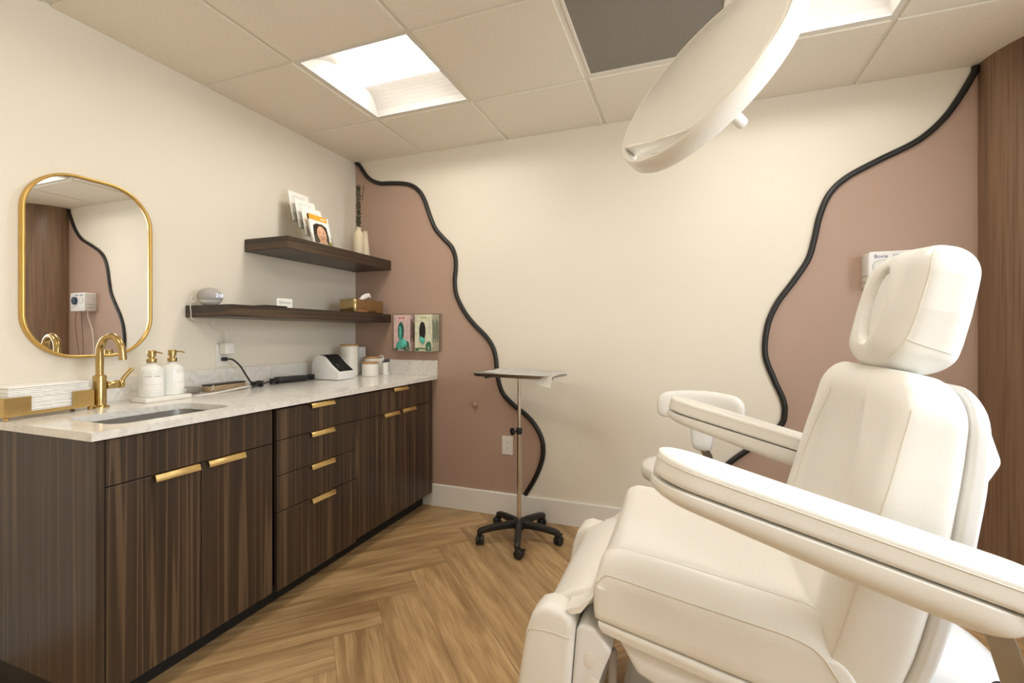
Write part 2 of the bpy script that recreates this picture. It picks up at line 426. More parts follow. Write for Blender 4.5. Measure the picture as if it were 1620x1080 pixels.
# walls
m = MB().box((-.1, RY, -.05), (0, 0, H + .16)); tag(m.build('wall_left', 'cream', smooth=False), kind='structure')
CL = [(.003, 2.385), (.042, 2.355), (.115, 2.262), (.206, 2.213), (.31, 2.200), (.415, 2.185), (.49, 2.158), (.545, 2.110), (.580, 2.050), (.605, 1.985), (.630, 1.92), (.664, 1.852), (.720, 1.790), (.785, 1.722),
      (.812, 1.65), (.815, 1.58), (.808, 1.51), (.812, 1.44), (.832, 1.375), (.885, 1.285), (.955, 1.205), (1.030, 1.135), (1.080, 1.065), (1.101, .99), (1.110, .90), (1.125, .83),
      (1.155, .765), (1.225, .700), (1.31, .640), (1.37, .575), (1.408, .499), (1.416, .422), (1.402, .35), (1.365, .26), (1.30, .15), (1.24, .06), (1.2, 0)]
CR = [(3.492, 2.385), (3.426, 2.254), (3.357, 2.148), (3.261, 2.062), (3.113, 1.992), (2.984, 1.925), (2.91, 1.852), (2.868, 1.749), (2.842, 1.624), (2.815, 1.525), (2.752, 1.419), (2.678, 1.307), (2.634, 1.192), (2.623, 1.043),
      (2.664, .913), (2.703, .816), (2.712, .745), (2.690, .672), (2.575, .565), (2.442, .446), (2.34, .30), (2.28, .15), (2.25, 0)]
cl = catmull([(x, z, 0) for x, z in CL], 8); cr = catmull([(x, z, 0) for x, z in CR], 10)
def at_z(c, z):
    for p, q in zip(c, c[1:]):
        if p.y >= z >= q.y and p.y != q.y: return p.x + (q.x - p.x) * (p.y - z) / (p.y - q.y)
    return c[0].x if z > c[0].y else c[-1].x
m = MB(); zs = sorted({round(p.y, 4) for p in cl + cr if p.y < H} | {0.0, H}, reverse=True)
bm = m.bm
for z1, z0 in zip(zs, zs[1:]):
    xs1 = [0, max(0, at_z(cl, z1)), min(WX, at_z(cr, z1)), WX]; xs0 = [0, max(0, at_z(cl, z0)), min(WX, at_z(cr, z0)), WX]
    for k, mi in ((0, 1), (1, 0), (2, 1)):
        f = bm.faces.new([bm.verts.new((x, 0, z)) for x, z in ((xs0[k], z0), (xs0[k + 1], z0), (xs1[k + 1], z1), (xs1[k], z1))]); f.material_index = mi
m.box((-.1, .001, -.05), (WX, .1, H + .16), mi=0)
tag(m.build('wall_back', ['cream', 'mauve'], smooth=False), kind='structure')
for nm, c in (('trim_1', cl), ('trim_2', cr)):
    pts = [(min(max(p.x, .012), WX - .012), -.007, p.y) for p in c if .143 < p.y < H]
    m = MB().tube(pts, .0145, 12, flat=None); tag(m.build(nm, 'black_trim'), kind='structure')
m = MB()
m.prism([(-.015, 0), (0, 0), (0, .143), (-.010, .143), (-.015, .138)], 0, .56, WX)
tag(m.build('baseboard_back', 'white_trim', smooth=False), kind='structure')
m = MB().prism([(.015, 0), (0, 0), (0, .143), (.010, .143), (.015, .138)], 1, RY, -1.94); tag(m.build('baseboard_left', 'white_trim', smooth=False), kind='structure')
m = MB().prism([(RX - .015, 0), (RX, 0), (RX, .143), (RX - .010, .143), (RX - .015, .138)], 1, RY, -.372); tag(m.build('baseboard_right', 'white_trim', smooth=False), kind='structure')
# right wall: walnut panel that curves away round a quarter turn, then a plain wall with a window
R = .37; arc = [(WX + R - R * math.cos(a), -R * math.sin(a)) for a in [PI / 2 * k / 28 for k in range(29)]]
outer = [(RX, -R), (RX, .1), (WX, .1)]
m = MB().prism(arc + outer, 2, 0, H + .006); tag(m.build('wall_curved', 'walnut', angle=20), kind='structure')
WY0, WY1, WZ0, WZ1 = -2.75, -1.35, .85, 2.15
m = MB()
m.box((RX, RY, -.05), (RX + .12, WY0, H + .16)); m.box((RX, WY1, -.05), (RX + .12, -R, H + .16))
m.box((RX, WY0, -.05), (RX + .12, WY1, WZ0)); m.box((RX, WY0, WZ1), (RX + .12, WY1, H + .16))
tag(m.build('wall_right', 'cream', smooth=False), kind='structure')
m = MB().box((-.1, RY - .1, -.05), (RX + .12, RY, H + .16)); tag(m.build('wall_front', 'cream', smooth=False), kind='structure')
m = MB()
for lo, hi in (((RX + .03, WY0, WZ0), (RX + .08, WY0 + .05, WZ1)), ((RX + .03, WY1 - .05, WZ0), (RX + .08, WY1, WZ1)), ((RX + .03, WY0, WZ0), (RX + .08, WY1, WZ0 + .05)),
               ((RX + .03, WY0, WZ1 - .05), (RX + .08, WY1, WZ1)), ((RX + .03, -2.07, WZ0), (RX + .08, -2.03, WZ1))): m.box(lo, hi, .004, 1)
w = tag(m.build('window_1', 'white_trim'), kind='structure')
MB().box((RX + .052, WY0 + .05, WZ0 + .05), (RX + .056, WY1 - .05, WZ1 - .05)).build('window_pane', 'glass', w)

# ------------------------------------------------------------------ ceiling fixtures
def troffer(i, j, label):
    x0, x1, y0, y1 = cell(i, j); x0 += .012; x1 -= .012; y0 += .012; y1 -= .012; cy = (y0 + y1) / 2; cx = (x0 + x1) / 2
    t = thing('ceiling_light', label, 'ceiling light', (cx, cy, H), 'recessed ceiling lights')
    m = MB(); f = .012; z = H + .006
    for lo, hi in (((x0, y0, z), (x1, y0 + f, z + .012)), ((x0, y1 - f, z), (x1, y1, z + .012)), ((x0, y0 + f, z), (x0 + f, y1 - f, z + .012)), ((x1 - f, y0 + f, z), (x1, y1 - f, z + .012))): m.box(lo, hi, .002, 1)
    m.build('frame', 'reflector', t)
    ix0, ix1, iy0, iy1 = x0 + f, x1 - f, y0 + f, y1 - f; zt = H + .085; lw = .105; e = .05
    m = MB()
    def curve(yA, yB):                                    # reflector that bows up from the frame to the lens
        ys = [(yA + (yB - yA) * k / 8, z + .004 + (zt - z - .01) * math.sin(PI / 2 * k / 8) ** .8) for k in range(9)]
        for (ya, za), (yb, zb) in zip(ys, ys[1:]):
            m.quad([(ix0, ya, za), (ix1, ya, za), (ix1, yb, zb), (ix0, yb, zb)])
    curve(iy0, cy - lw); curve(iy1, cy + lw)
    for s, xa in ((1, ix0), (-1, ix1)):
        m.quad([(xa, iy0, z + .004), (xa, iy1, z + .004), (xa + s * e, iy1, zt), (xa + s * e, iy0, zt)])
    m.box((ix0, iy0, zt + .004), (ix1, iy1, zt + .01))
    m.build('reflector', 'reflector', t, angle=50)
    m = MB(); pr = [(cy + lw * math.cos(a), zt - .028 * math.sin(a)) for a in [PI * k / 12 for k in range(13)]]
    m.prism(pr, 0, ix0 + e, ix1 - e); m.build('lens', 'lit', t)
    return t
troffer(1, 1, 'lit square recessed ceiling light nearest the corner above the counter')
troffer(4, 1, 'lit square ceiling light partly hidden behind the round exam lamp')
troffer(1, 4, 'lit square ceiling light over the near end of the counter, outside the photo')
troffer(4, 4, 'lit square ceiling light nearest the window, outside the photo')
x0, x1, y0, y1 = cell(*GRILLE); x0 += .012; x1 -= .012; y0 += .012; y1 -= .012
t = thing('ceiling_vent', 'dark perforated square air vent set in the white ceiling tiles', 'vent', ((x0 + x1) / 2, (y0 + y1) / 2, H))
MB().box((x0 + .012, y0 + .012, H + .009), (x1 - .012, y1 - .012, H + .012)).build('perforated_panel', 'perf', t)
m = MB()
for lo, hi in (((x0, y0, H + .004), (x1, y0 + .014, H + .02)), ((x0, y1 - .014, H + .004), (x1, y1, H + .02)), ((x0, y0 + .014, H + .004), (x0 + .014, y1 - .014, H + .02)), ((x1 - .014, y0 + .014, H + .004), (x1, y1 - .014, H + .02))): m.box(lo, hi, .002, 1)
m.build('frame', 'tbar', t)

# ------------------------------------------------------------------ cabinets and counter
FX = .652; ZB = .088; ZT = .838
def front(name, root, y0, y1, z0, z1, hy=None, hz=None, out=0.0, hl=.145):
    p = MB().box((FX - .020 + out, y0, z0), (FX + out, y1, z1), .0015, 1).build(name, 'cab', root)
    if hy is not None:
        m = MB(); x = FX + out; z = hz if hz is not None else z1
        m.box((x - .018, hy - hl / 2, z + .0002), (x + .013, hy + hl / 2, z + .0024), .0008, 1)
        m.prism([(x + .0105, z + .0024), (x + .0128, z + .0016), (x + .0190, z - .0185), (x + .0170, z - .0190)], 1, hy - hl / 2, hy + hl / 2, .0006, 1)
        m.build('handle', 'gold', p)
    return p
def carcass(root, y0, y1):
    xf_ = FX - .024; m = MB()
    m.box((.004, y0, ZB), (xf_, y0 + .016, ZT)).box((.004, y1 - .016, ZB), (xf_, y1, ZT)).box((.004, y0 + .016, ZB), (xf_, y1 - .016, ZB + .016)).box((.004, y0 + .016, ZB + .016), (.012, y1 - .016, ZT))
    m.build('carcass', 'void', root, smooth=False)
    MB().box((.06, y0 + (-.018 if y0 < -1.8 else 0), 0), (.575, y1, ZB - .0005)).build('toe_kick', 'kick', root, smooth=False)
c = thing('base_cabinet', 'dark striped wood sink cabinet with two doors nearest the camera', 'cabinet', (.33, -1.61, 0), 'dark wood base cabinets')
carcass(c, -1.890, -1.3045)
MB().box((.004, -1.9115, ZB), (FX, -1.8905, ZT), .001, 1).build('side_panel', 'cab', c)
front('false_front', c, -1.8885, -1.3055, .7015, ZT)
front('door', c, -1.8885, -1.6045, ZB, .698, -1.688)
front('door', c, -1.6015, -1.3055, ZB, .698, -1.512)
c = thing('base_cabinet', 'dark striped wood cabinet of four drawers under the middle of the counter', 'cabinet', (.33, -1.04, 0), 'dark wood base cabinets')
carcass(c, -1.3035, -.7935)
for z0, z1, o in ((.7065, .834, 0), (.5595, .7035, 0), (.4085, .5565, .001), (ZB - .004, .4055, .004)):
    front('drawer', c, -1.284, -.7945, z0, z1, -1.033, None, o)
c = thing('base_cabinet', 'dark striped wood cabinet with two doors and top drawer against mauve wall', 'cabinet', (.33, -.41, 0), 'dark wood base cabinets')
carcass(c, -.7925, -.027)
front('drawer', c, -.791, -.06, .7015, .834, -.402, None, -.004)
front('door', c, -.791, -.4045, ZB + .004, .6985, -.49, None, -.004)
front('door', c, -.4015, -.06, ZB + .004, .6985, -.315, None, -.004)
MB().box((.60, -.0585, ZB + .004), (FX - .004, -.0275, ZT), .001, 1).build('filler_strip', 'cab', c)

# countertop with an undermount sink cut-out
CZ0, CZ1 = .8455, .870; CXF = .674; CY0 = -1.934
SX0, SX1, SY0, SY1 = .318, .598, -1.835, -1.435
ct = thing('countertop', 'white veined quartz countertop with low backsplash over the dark cabinets', 'countertop', (.33, -.98, CZ0))
bm = bmesh.new()
hole = rounded_rect(SX1 - SX0, SY1 - SY0, .05, 7, (SX0 + SX1) / 2, (SY0 + SY1) / 2)
outl = [(.0005, CY0), (CXF, CY0), (CXF, -.0005), (.0005, -.0005)]
def ring(pts, z): return [bm.verts.new((x, y, z)) for x, y in pts]
for z in (CZ1, CZ0):
    o_ = ring(outl, z); h_ = ring(hole, z)
    es = [bm.edges.new((o_[k], o_[(k + 1) % 4])) for k in range(4)] + [bm.edges.new((h_[k], h_[(k + 1) % len(h_)])) for k in range(len(h_))]
    bmesh.ops.triangle_fill(bm, use_beauty=True, edges=es)
    if z == CZ1: top_o, top_h = o_, h_
    else:
        for A, B in ((top_o, o_), (top_h, h_)):
            for k in range(len(A)): bm.faces.new((A[k], B[k], B[(k + 1) % len(A)], A[(k + 1) % len(A)]))
bmesh.ops.recalc_face_normals(bm, faces=bm.faces)
m = MB(); m.bm.free(); m.bm = bm; m.build('worktop', 'quartz', ct, smooth=False)
m = MB().box((.0005, CY0, CZ1), (.0195, -.0005, CZ1 + .102), .0015, 1).box((.0197, -.020, CZ1), (CXF + .004, -.0005, CZ1 + .102), .0015, 1)
m.build('backsplash', 'quartz', ct)
# sink bowl
t = thing('sink', 'rectangular stainless steel sink set under the white countertop', 'sink', ((SX0 + SX1) / 2, (SY0 + SY1) / 2, .68))
bm = bmesh.new(); rows = []
for ins, z, r in ((-.006, CZ0 - .0005, .055), (-.004, CZ0 - .03, .055), (.0, .72, .05), (.012, .69, .05), (.04, .682, .04)):
    rows.append([bm.verts.new((x, y, z)) for x, y in rounded_rect(SX1 - SX0 - 2 * ins, SY1 - SY0 - 2 * ins, r, 7, (SX0 + SX1) / 2, (SY0 + SY1) / 2)])
for A, B in zip(rows, rows[1:]):
    for k in range(len(A)): bm.faces.new((A[k], A[(k + 1) % len(A)], B[(k + 1) % len(A)], B[k]))
bm.faces.new(rows[-1]); bmesh.ops.solidify(bm, geom=list(bm.faces), thickness=.0015)
m = MB(); m.bm.free(); m.bm = bm; m.build('bowl', 'steel', t)
MB().lathe([(.001, .0), (.030, .0), (.034, .003), (.034, .0), ], ((SX0 + SX1) / 2, (SY0 + SY1) / 2, .684)).build('drain', 'chrome', t)
# faucet
fx, fy = .152, -1.641
t = thing('faucet', 'brushed gold gooseneck faucet standing behind the sink', 'faucet', (fx, fy, CZ1))
MB().lathe([(.030, 0), (.030, .005), (.0225, .008), (.0210, .010), (.0210, .118), (.0200, .121), (.014, .123), (.014, .124)], (fx, fy, CZ1 + .0003)).build('body', 'brass', t)
pts = [(fx, fy, CZ1 + .12), (fx, fy, CZ1 + .17), (fx, fy, 1.083)] + [(fx + .056 - .056 * math.cos(a), fy + .004 * a, 1.083 + .058 * math.sin(a)) for a in [PI * k / 16 for k in range(1, 16)]] + [(fx + .1125, fy + .013, 1.07), (fx + .1145, fy + .0135, 1.052)]
MB().tube(pts, .0125, 16).build('spout', 'brass', t)
m = MB().cyl((fx, fy + .020, CZ1 + .083), (fx, fy + .060, CZ1 + .083), .0155, None, 20, 0, .002)
m.cyl((fx, fy + .0615, CZ1 + .083), (fx, fy + .079, CZ1 + .083), .0165, None, 20, 0, .002)
m.tube([(fx, fy + .070, CZ1 + .09), (fx + .004, fy + .083, CZ1 + .112), (fx + .012, fy + .104, CZ1 + .143)], [.0075, .0075, .0078], 12)
m.build('lever_handle', 'brass', t)

# paper towel tray and towels
tx, ty, a_t = .150, -1.809, math.radians(8.0)
XF = Matrix.Translation((tx, ty, CZ1 + .0005)) @ Matrix.Rotation(a_t, 4, 'Z')   # local: x across, y along
t = thing('towel_tray', 'gold metal guest towel tray with cut-out front beside the faucet', 'tray', (tx, ty, CZ1))
L2, W2 = .129, .050; zb = .012
m = MB().box((-W2, -L2, zb), (W2, L2, zb + .002))
for sx in (-1, 1):
    x = sx * W2
    m.prism([(-L2, zb), (L2, zb), (L2, zb + .062), (.060, zb + .062), (.060, zb + .012), (-.060, zb + .012), (-.060, zb + .062), (-L2, zb + .062)], 0, x - .001, x + .001)
for sy in (-1, 1): m.box((-W2 + .001, sy * L2 - .001, zb + .002), (W2 - .001, sy * L2 + .001, zb + .062))
m.xf(XF).build('tray_body', 'gold', t)
for sx in (-1, 1):
    for sy in (-1, 1):
        MB().lathe([(.001, 0), (.006, .001), (.008, .005), (.006, .010), (.004, .0115)], (sx * (W2 - .008), sy * (L2 - .008), 0), 14).xf(XF).build('foot', 'gold', t)
m = MB()
NT = 15
for k in range(NT):
    m = MB(); z = zb + .0025 + k * .0062; j = random.uniform(-.0015, .0015); jy = random.uniform(-.002, .002)
    L = L2 - .006 if k < 9 else L2 - .010 + random.uniform(-.004, 0)
    m.box((-W2 + .006 + j, -L + jy, z), (W2 - .005 + j, L + jy, z + .0054), .0022, 2)
    o = m.xf(XF).build('folded_paper_towel', 'paper')
    solo(o, 'folded white paper towel in the stack on the gold tray', 'paper towel', 'folded paper towels')

# soap bottles on their tray
m = MB().prism([(.105, -1.516), (.211, -1.516), (.211, -1.330), (.105, -1.330)], 2, CZ1 + .0004, CZ1 + .0185, .003, 2)
solo(m.build('soap_tray', 'ceramic'), 'white rectangular stone tray under the two soap bottles', 'tray')
def bottle(cx, cy, ang, body):
    t = thing('soap_bottle', body, 'soap bottle', (cx, cy, CZ1 + .0187), 'white pump bottles')
    z = CZ1 + .0187
    MB().lathe([(.001, 0), (.039, 0), (.0425, .004), (.0425, .100), (.0405, .113), (.034, .124), (.022, .132), (.0145, .136), (.013, .144), (.001, .144)], (cx, cy, z), 40).build('bottle_body', 'soap', t)
    m = MB().lathe([(.0175, .141), (.0178, .142), (.0178, .156), (.0165, .158), (.0105, .158), (.0105, .166), (.0150, .167), (.0150, .190), (.0140, .192), (.001, .192)], (cx, cy, z), 28)
    d = V((math.cos(ang), math.sin(ang), 0)); p = V((cx, cy, z))
    m.tube([p + V((0, 0, .184)) + d * .010, p + V((0, 0, .1845)) + d * .028, p + V((0, 0, .180)) + d * .045], [.004, .0032, .0028], 10)
    m.build('pump', 'brass', t)
    bmm = bmesh.new(); R_ = .0429; n = 14; a0 = ang - PI / 2 - .95 if False else None
    return t, p
def curved_label(t, p, mid, half, z0, z1):
    m = MB(); n = 14; R_ = .0430
    for k in range(n):
        a, b = mid - half + 2 * half * k / n, mid - half + 2 * half * (k + 1) / n
        m.quad([p + V((R_ * math.cos(a), R_ * math.sin(a), z0)), p + V((R_ * math.cos(b), R_ * math.sin(b), z0)), p + V((R_ * math.cos(b), R_ * math.sin(b), z1)), p + V((R_ * math.cos(a), R_ * math.sin(a), z1))])
    R2 = .0433
    for z in (z0 + .006, z0 + .030, z1 - .004):
        for k in range(n):
            a, b = mid - half * .9 + 1.8 * half * k / n, mid - half * .9 + 1.8 * half * (k + 1) / n
            m.quad([p + V((R2 * math.cos(a), R2 * math.sin(a), z)), p + V((R2 * math.cos(b), R2 * math.sin(b), z)), p + V((R2 * math.cos(b), R2 * math.sin(b), z + .0006)), p + V((R2 * math.cos(a), R2 * math.sin(a), z + .0006))], 1)
    return m.build('bottle_label', ['paper', 'ink_soft'], t)
def wrap_text(lb, p, mid, z, s, size, m='ink'):
    for i, ch in enumerate(s):
        if ch == ' ': continue
        a = mid + (i - (len(s) - 1) / 2) * size * .86 / .0433
        n = V((math.cos(a), math.sin(a), 0)); r = V((-math.sin(a), math.cos(a), 0))
        text('label_letter', ch, size, face_frame(p + n * .0433 + V((0, 0, z)), r, (0, 0, 1)), m, lb, .0001)
view = lambda cx, cy: math.atan2(-2.7377 - cy, 2.24 - cx)
bx1, by1 = .158, -1.462; bx2, by2 = .158, -1.379
t, p = bottle(bx1, by1, math.radians(20), 'white pump bottle with gold pump and front label, nearer the faucet')
lb = curved_label(t, p, view(bx1, by1) + .12, .80, .022, .098); wrap_text(lb, p, view(bx1, by1) + .12, .086, 'HAND SOAP', .0075)
t, p = bottle(bx2, by2, math.radians(42), 'white pump bottle with gold pump, farther from the faucet, label turned away')
lb = curved_label(t, p, view(bx2, by2) + 1.0, .75, .022, .098)

# ------------------------------------------------------------------ wall mirror
my, mz, mw, mh = -1.592, 1.412, .432, .712
t = thing('wall_mirror', 'oblong rounded mirror in a thin gold frame above the sink', 'mirror', (0, my, mz - mh / 2))
bm = bmesh.new(); rings = []
for dx, w_, h_, r_ in ((.001, 0, 0, .165), (.024, 0, 0, .165), (.026, -.004, -.004, .163), (.026, -.016, -.016, .157), (.024, -.020, -.020, .155), (.014, -.020, -.020, .155)):
    rings.append([bm.verts.new((dx, y, z)) for y, z in rounded_rect(mw + w_, mh + h_, r_, 16, my, mz)])
for A, B in zip(rings, rings[1:]):
    for k in range(len(A)): bm.faces.new((A[k], A[(k + 1) % len(A)], B[(k + 1) % len(A)], B[k]))
bmesh.ops.recalc_face_normals(bm, faces=bm.faces)
m = MB(); m.bm.free(); m.bm = bm; m.build('frame', 'gold_frame', t, angle=50)
MB().prism(rounded_rect(mw - .019, mh - .019, .155, 16, my, mz), 0, .004, .016).build('mirror_pane', 'mirror', t, smooth=False)

# ------------------------------------------------------------------ floating shelves and what stands on them
S1, S2 = 1.660, 1.285
m = MB().box((.0005, -.9, S1 - .067), (.305, -.0005, S1), .001, 1)
solo(m.build('floating_shelf', 'cab_h'), 'upper short dark wood floating shelf holding brochures and vases', 'shelf', 'dark floating shelves')
m = MB().box((.0005, -1.216, S2 - .057), (.305, -.0005, S2), .001, 1)
solo(m.build('floating_shelf', 'cab_h'), 'lower long dark wood floating shelf holding speaker and tissue box', 'shelf', 'dark floating shelves')
# brochure holder: four stepped clear pockets
by = -.612; bw = .152; lean = math.radians(13)
t = thing('brochure_holder', 'clear acrylic stepped brochure holder on the upper shelf', 'brochure holder', (.17, by, S1))
tiers = [(.262, .0, .150), (.215, .045, .155), (.168, .090, .160), (.121, .135, .165)]      # x of the foot, height of the foot, brochure length
m = MB()
dl = V((-math.sin(lean), 0, math.cos(lean)))
for x, z, h in tiers:
    p = V((x, by, S1 + .004 + z))
    for off, hh in ((.012, .055), (-.008, .10)):
        q = p + V((off, 0, 0)); e = q + dl * hh
        m.prism([(q.x, q.z), (q.x + .002, q.z), (e.x + .002, e.z), (e.x, e.z)], 1, by - bw / 2 - .004, by + bw / 2 + .004)
    m.box((x - .008, by - bw / 2 - .004, p.z - .002), (x + .014, by + bw / 2 + .004, p.z))
for s in (-1, 1):
    y = by + s * (bw / 2 + .005)
    m.prism([(.06, S1 + .001), (.282, S1 + .001), (.268, S1 + .055), (.072, S1 + .26)], 1, y - .001, y + .001)
m.build('pockets', 'clear', t, smooth=False)
names = ['white brochure with orange band and woman portrait in the front pocket', 'white brochure in second pocket, behind the portrait brochure',
         'white brochure in third pocket of the clear brochure holder', 'white brochure standing highest, in the rear pocket of the clear holder']
for k, (x, z, h) in enumerate(tiers):
    th = .011 if k == 0 else .005
    base = V((x + .0005, by, S1 + .0065 + z))
    fr = face_frame(base + V((.0025 if k else .004, 0, 0)), (0, 1, 0), dl)       # local x: along the shelf, y: up the sheet, z: out to the room
    b = thing('brochure', names[k], 'brochure', tuple(base), 'brochures on the upper shelf')
    MB().box((-bw / 2, 0, -th / 2), (bw / 2, h + .02, th / 2), .0006, 1).xf(fr).build('cover', 'paper', b)
    if k == 0:
        zf = th / 2
        MB().box((-bw / 2, h - .012, -zf - .0002), (bw / 2 - .012, h + .0202, zf + .0004)).xf(fr).build('orange_band', 'orange', b, smooth=False)
        MB().box((.012, h + .001, zf + .0004), (.052, h + .006, zf + .0007)).xf(fr).build('band_print', 'paper', b, smooth=False)
        px, pz = -.006, .066
        def oval(rx, ry, cx, cy, n=24): return [(cx + rx * math.cos(2 * PI * i / n), cy + ry * math.sin(2 * PI * i / n)) for i in range(n)]
        pl = MB().prism([(-.060, .002), (.054, .002), (.058, .05), (.050, .108), (.02, .122), (-.03, .120), (-.055, .104), (-.060, .05)], 2, zf + .0002, zf + .0005).xf(fr).build('portrait_hair', 'hair', b, smooth=False)
        MB().prism(oval(.036, .050, .004, .058) , 2, zf + .0005, zf + .0009).prism([(-.03, .002), (.045, .002), (.03, .03), (-.008, .03)], 2, zf + .0004, zf + .0008).xf(fr).build('portrait_face', 'skin', pl, smooth=False)
        MB().prism([(-.034, .085), (-.010, .108), (.03, .106), (.044, .075), (.047, .108), (.02, .119), (-.03, .117)], 2, zf + .0009, zf + .0012).xf(fr).build('portrait_fringe', 'hair', pl, smooth=False)
        m = MB()
        for ex in (-.013, .019): m.prism(oval(.0065, .0026, ex, .066, 12), 2, zf + .001, zf + .0013); m.prism([(ex - .009, .0745), (ex + .009, .0755), (ex + .007, .0775), (ex - .007, .0765)], 2, zf + .001, zf + .0013)
        m.xf(fr).build('portrait_eyes', 'hair', pl, smooth=False)
        MB().prism(oval(.011, .0042, .005, .032, 14), 2, zf + .001, zf + .0013).xf(fr).build('portrait_lips', 'lips', pl, smooth=False)
        MB().box((.052, .0, zf), (bw / 2 - .002, .022, zf + .0005)).xf(fr).build('olive_panel', 'olive', b, smooth=False)
    else:
        m = MB()
        for q in range(3): m.box((-bw / 2 + .02, h - .008 - q * .008, th / 2), (bw / 2 - .03 - q * .015, h - .0065 - q * .008, th / 2 + .0003))
        m.xf(fr).build('printed_lines', 'ink_soft', b, smooth=False)
# vases
vx, vy = .160, -.165
m = MB().lathe([(.001, 0), (.030, 0), (.034, .006), (.034, .150), (.031, .168), (.020, .182), (.0165, .190), (.0165, .206), (.018, .209), (.014, .209), (.013, .19), (.001, .185)], (vx, vy, S1 + .0005), 32)
solo(m.build('vase', 'vase'), 'cream bottle-shaped vase holding a dried stem on the upper shelf', 'vase', 'cream vases')
m = MB().lathe([(.001, 0), (.034, 0), (.036, .004), (.026, .100), (.017, .190), (.019, .196), (.024, .199), (.014, .199), (.013, .19), (.001, .185)], (vx - .004, vy + .073, S1 + .0005), 32)
solo(m.build('vase', 'vase'), 'slim tapered cream vase partly behind the bottle-shaped vase on upper shelf', 'vase', 'cream vases')
t = thing('dried_stem', 'dark dried leafy stem standing in the bottle-shaped vase', 'plant', (vx, vy, S1 + .19))
MB().tube([(vx, vy, S1 + .192), (vx + .003, vy, S1 + .33), (vx - .002, vy + .004, S1 + .48)], [.002, .0018, .001], 8).build('stalk', 'plant', t)
m = MB()
for k in range(95):
    z = S1 + .215 + .28 * k / 95; a = k * 2.4; r = .006 + .008 * random.random()
    p = V((vx + r * math.cos(a), vy + r * math.sin(a), z)); s = .0035 + .0035 * random.random()
    m.ball((0, 0, 0), (s, s * .5, s * 1.6), 6, 4, 0, Matrix.Translation(p) @ Matrix.Rotation(a, 4, 'Z') @ Matrix.Rotation(random.uniform(.2, .9), 4, 'Y'))
for k in range(14):
    p = V((vx + .014 + .0015 * k * .6, vy + .02, S1 + .40 + .007 * k)); m.ball((0, 0, 0), (.003, .002, .006), 6, 4, 0, Matrix.Translation(p))
tag(m.build('leaves', 'plant', t), kind='stuff')
# speaker with clock
sx, sy, sz = .088, -1.158, S2
t = thing('smart_speaker', 'grey and white ball speaker with lit clock on the lower shelf', 'speaker', (sx, sy, sz))
m = MB(); prof = []
for k in range(17):
    a = -PI / 2 * .80 + (PI * .90 - .0) * k / 16; a = min(a, PI / 2)
    prof.append((max(.054 * math.cos(a), .001), .043 + .045 * math.sin(a)))
MB().lathe([(.030, .0006)] + prof, (sx, sy, sz), 36).build('grille', 'grey', t)
d = V((.62, -.78, 0)).normalized(); fo = V((sx, sy, sz + .043))
low = [(max(.0546 * math.cos(a), .001), .043 + .0456 * math.sin(a)) for a in [-1.25 + .85 * k / 8 for k in range(9)]]
MB().lathe([(.012, .0003)] + low, (sx, sy, sz), 36).build('base_band', 'ceramic', t)
vd = V((2.24 - sx, -2.7377 - sy, 0)).normalized(); cr_ = V((-vd.y, vd.x, 0)); cen = fo + (vd * .72 + cr_ * .69).normalized() * .0548
n_ = (vd * .72 + cr_ * .69).normalized()
text('clock_digits', '2:18', .024, face_frame(cen + n_ * .0004 + V((0, 0, .004)), V((-n_.y, n_.x, 0)), (0, 0, 1)), 'glow', t, .0002)
# its cable and the adapter/outlet
m = MB().tube(catmull([(sx - .03, sy - .035, sz + .03), (sx - .045, sy - .052, sz + .045), (sx - .048, sy - .062, sz + .015), (sx - .03, sy - .050, sz + .02), (.036, -1.205, S2 + .02), (.045, -1.222, S2 + .004), (.05, -1.224, S2 - .03), (.045, -1.212, S2 - .066),
                       (.06, -1.16, S2 - .068), (.055, -1.12, S2 - .064), (.02, -1.10, S2 - .075), (.012, -1.085, S2 - .10), (.03, -1.06, S2 - .115), (.036, -1.034, S2 - .125), (.036, -1.028, 1.104)], 6), .0020, 8)
solo(m.build('speaker_cable', 'adapter'), 'thin white cable from ball speaker down to the white plug adapter', 'cable')
def outlet(c, right, n, label, parts=True):
    c, right, n = V(c), V(right), V(n); fr = Matrix((right, V((0, 0, 1)), n)).transposed().to_4x4(); fr.translation = c
    t = thing('wall_outlet', label, 'outlet', tuple(c), 'white wall outlets')
    MB().prism(rounded_rect(.072, .117, .005, 3), 2, .0002, .0055, .0015, 1).xf(fr).build('cover_plate', 'white_trim', t)
    for s in (-1, 1):
        o = MB().prism(rounded_rect(.033, .028, .006, 3, 0, s * .0195), 2, .0055, .0072).xf(fr).build('socket', 'white_trim', t)
        m = MB()
        for q in (-.0065, .0065): m.box((q - .001, s * .0195 - .001, .0071), (q + .001, s * .0195 + .008, .0076))
        m.cyl((0, s * .0195 - .007, .0071), (0, s * .0195 - .007, .0076), .0024, None, 10); m.xf(fr).build('slots', 'ink', o)
    return t
outlet((0, -1.030, 1.040), (0, 1, 0), (1, 0, 0), 'white double wall outlet above counter with adapter plugged in')
m = MB().box((.0078, -1.052, 1.046), (.058, -1.004, 1.104), .004, 2)
solo(m.build('plug_adapter', 'adapter'), 'white square plug adapter in the outlet above the counter', 'adapter')
outlet((1.179, 0, .445), (1, 0, 0), (0, -1, 0), 'white double wall outlet low on the mauve wall beside tray stand')
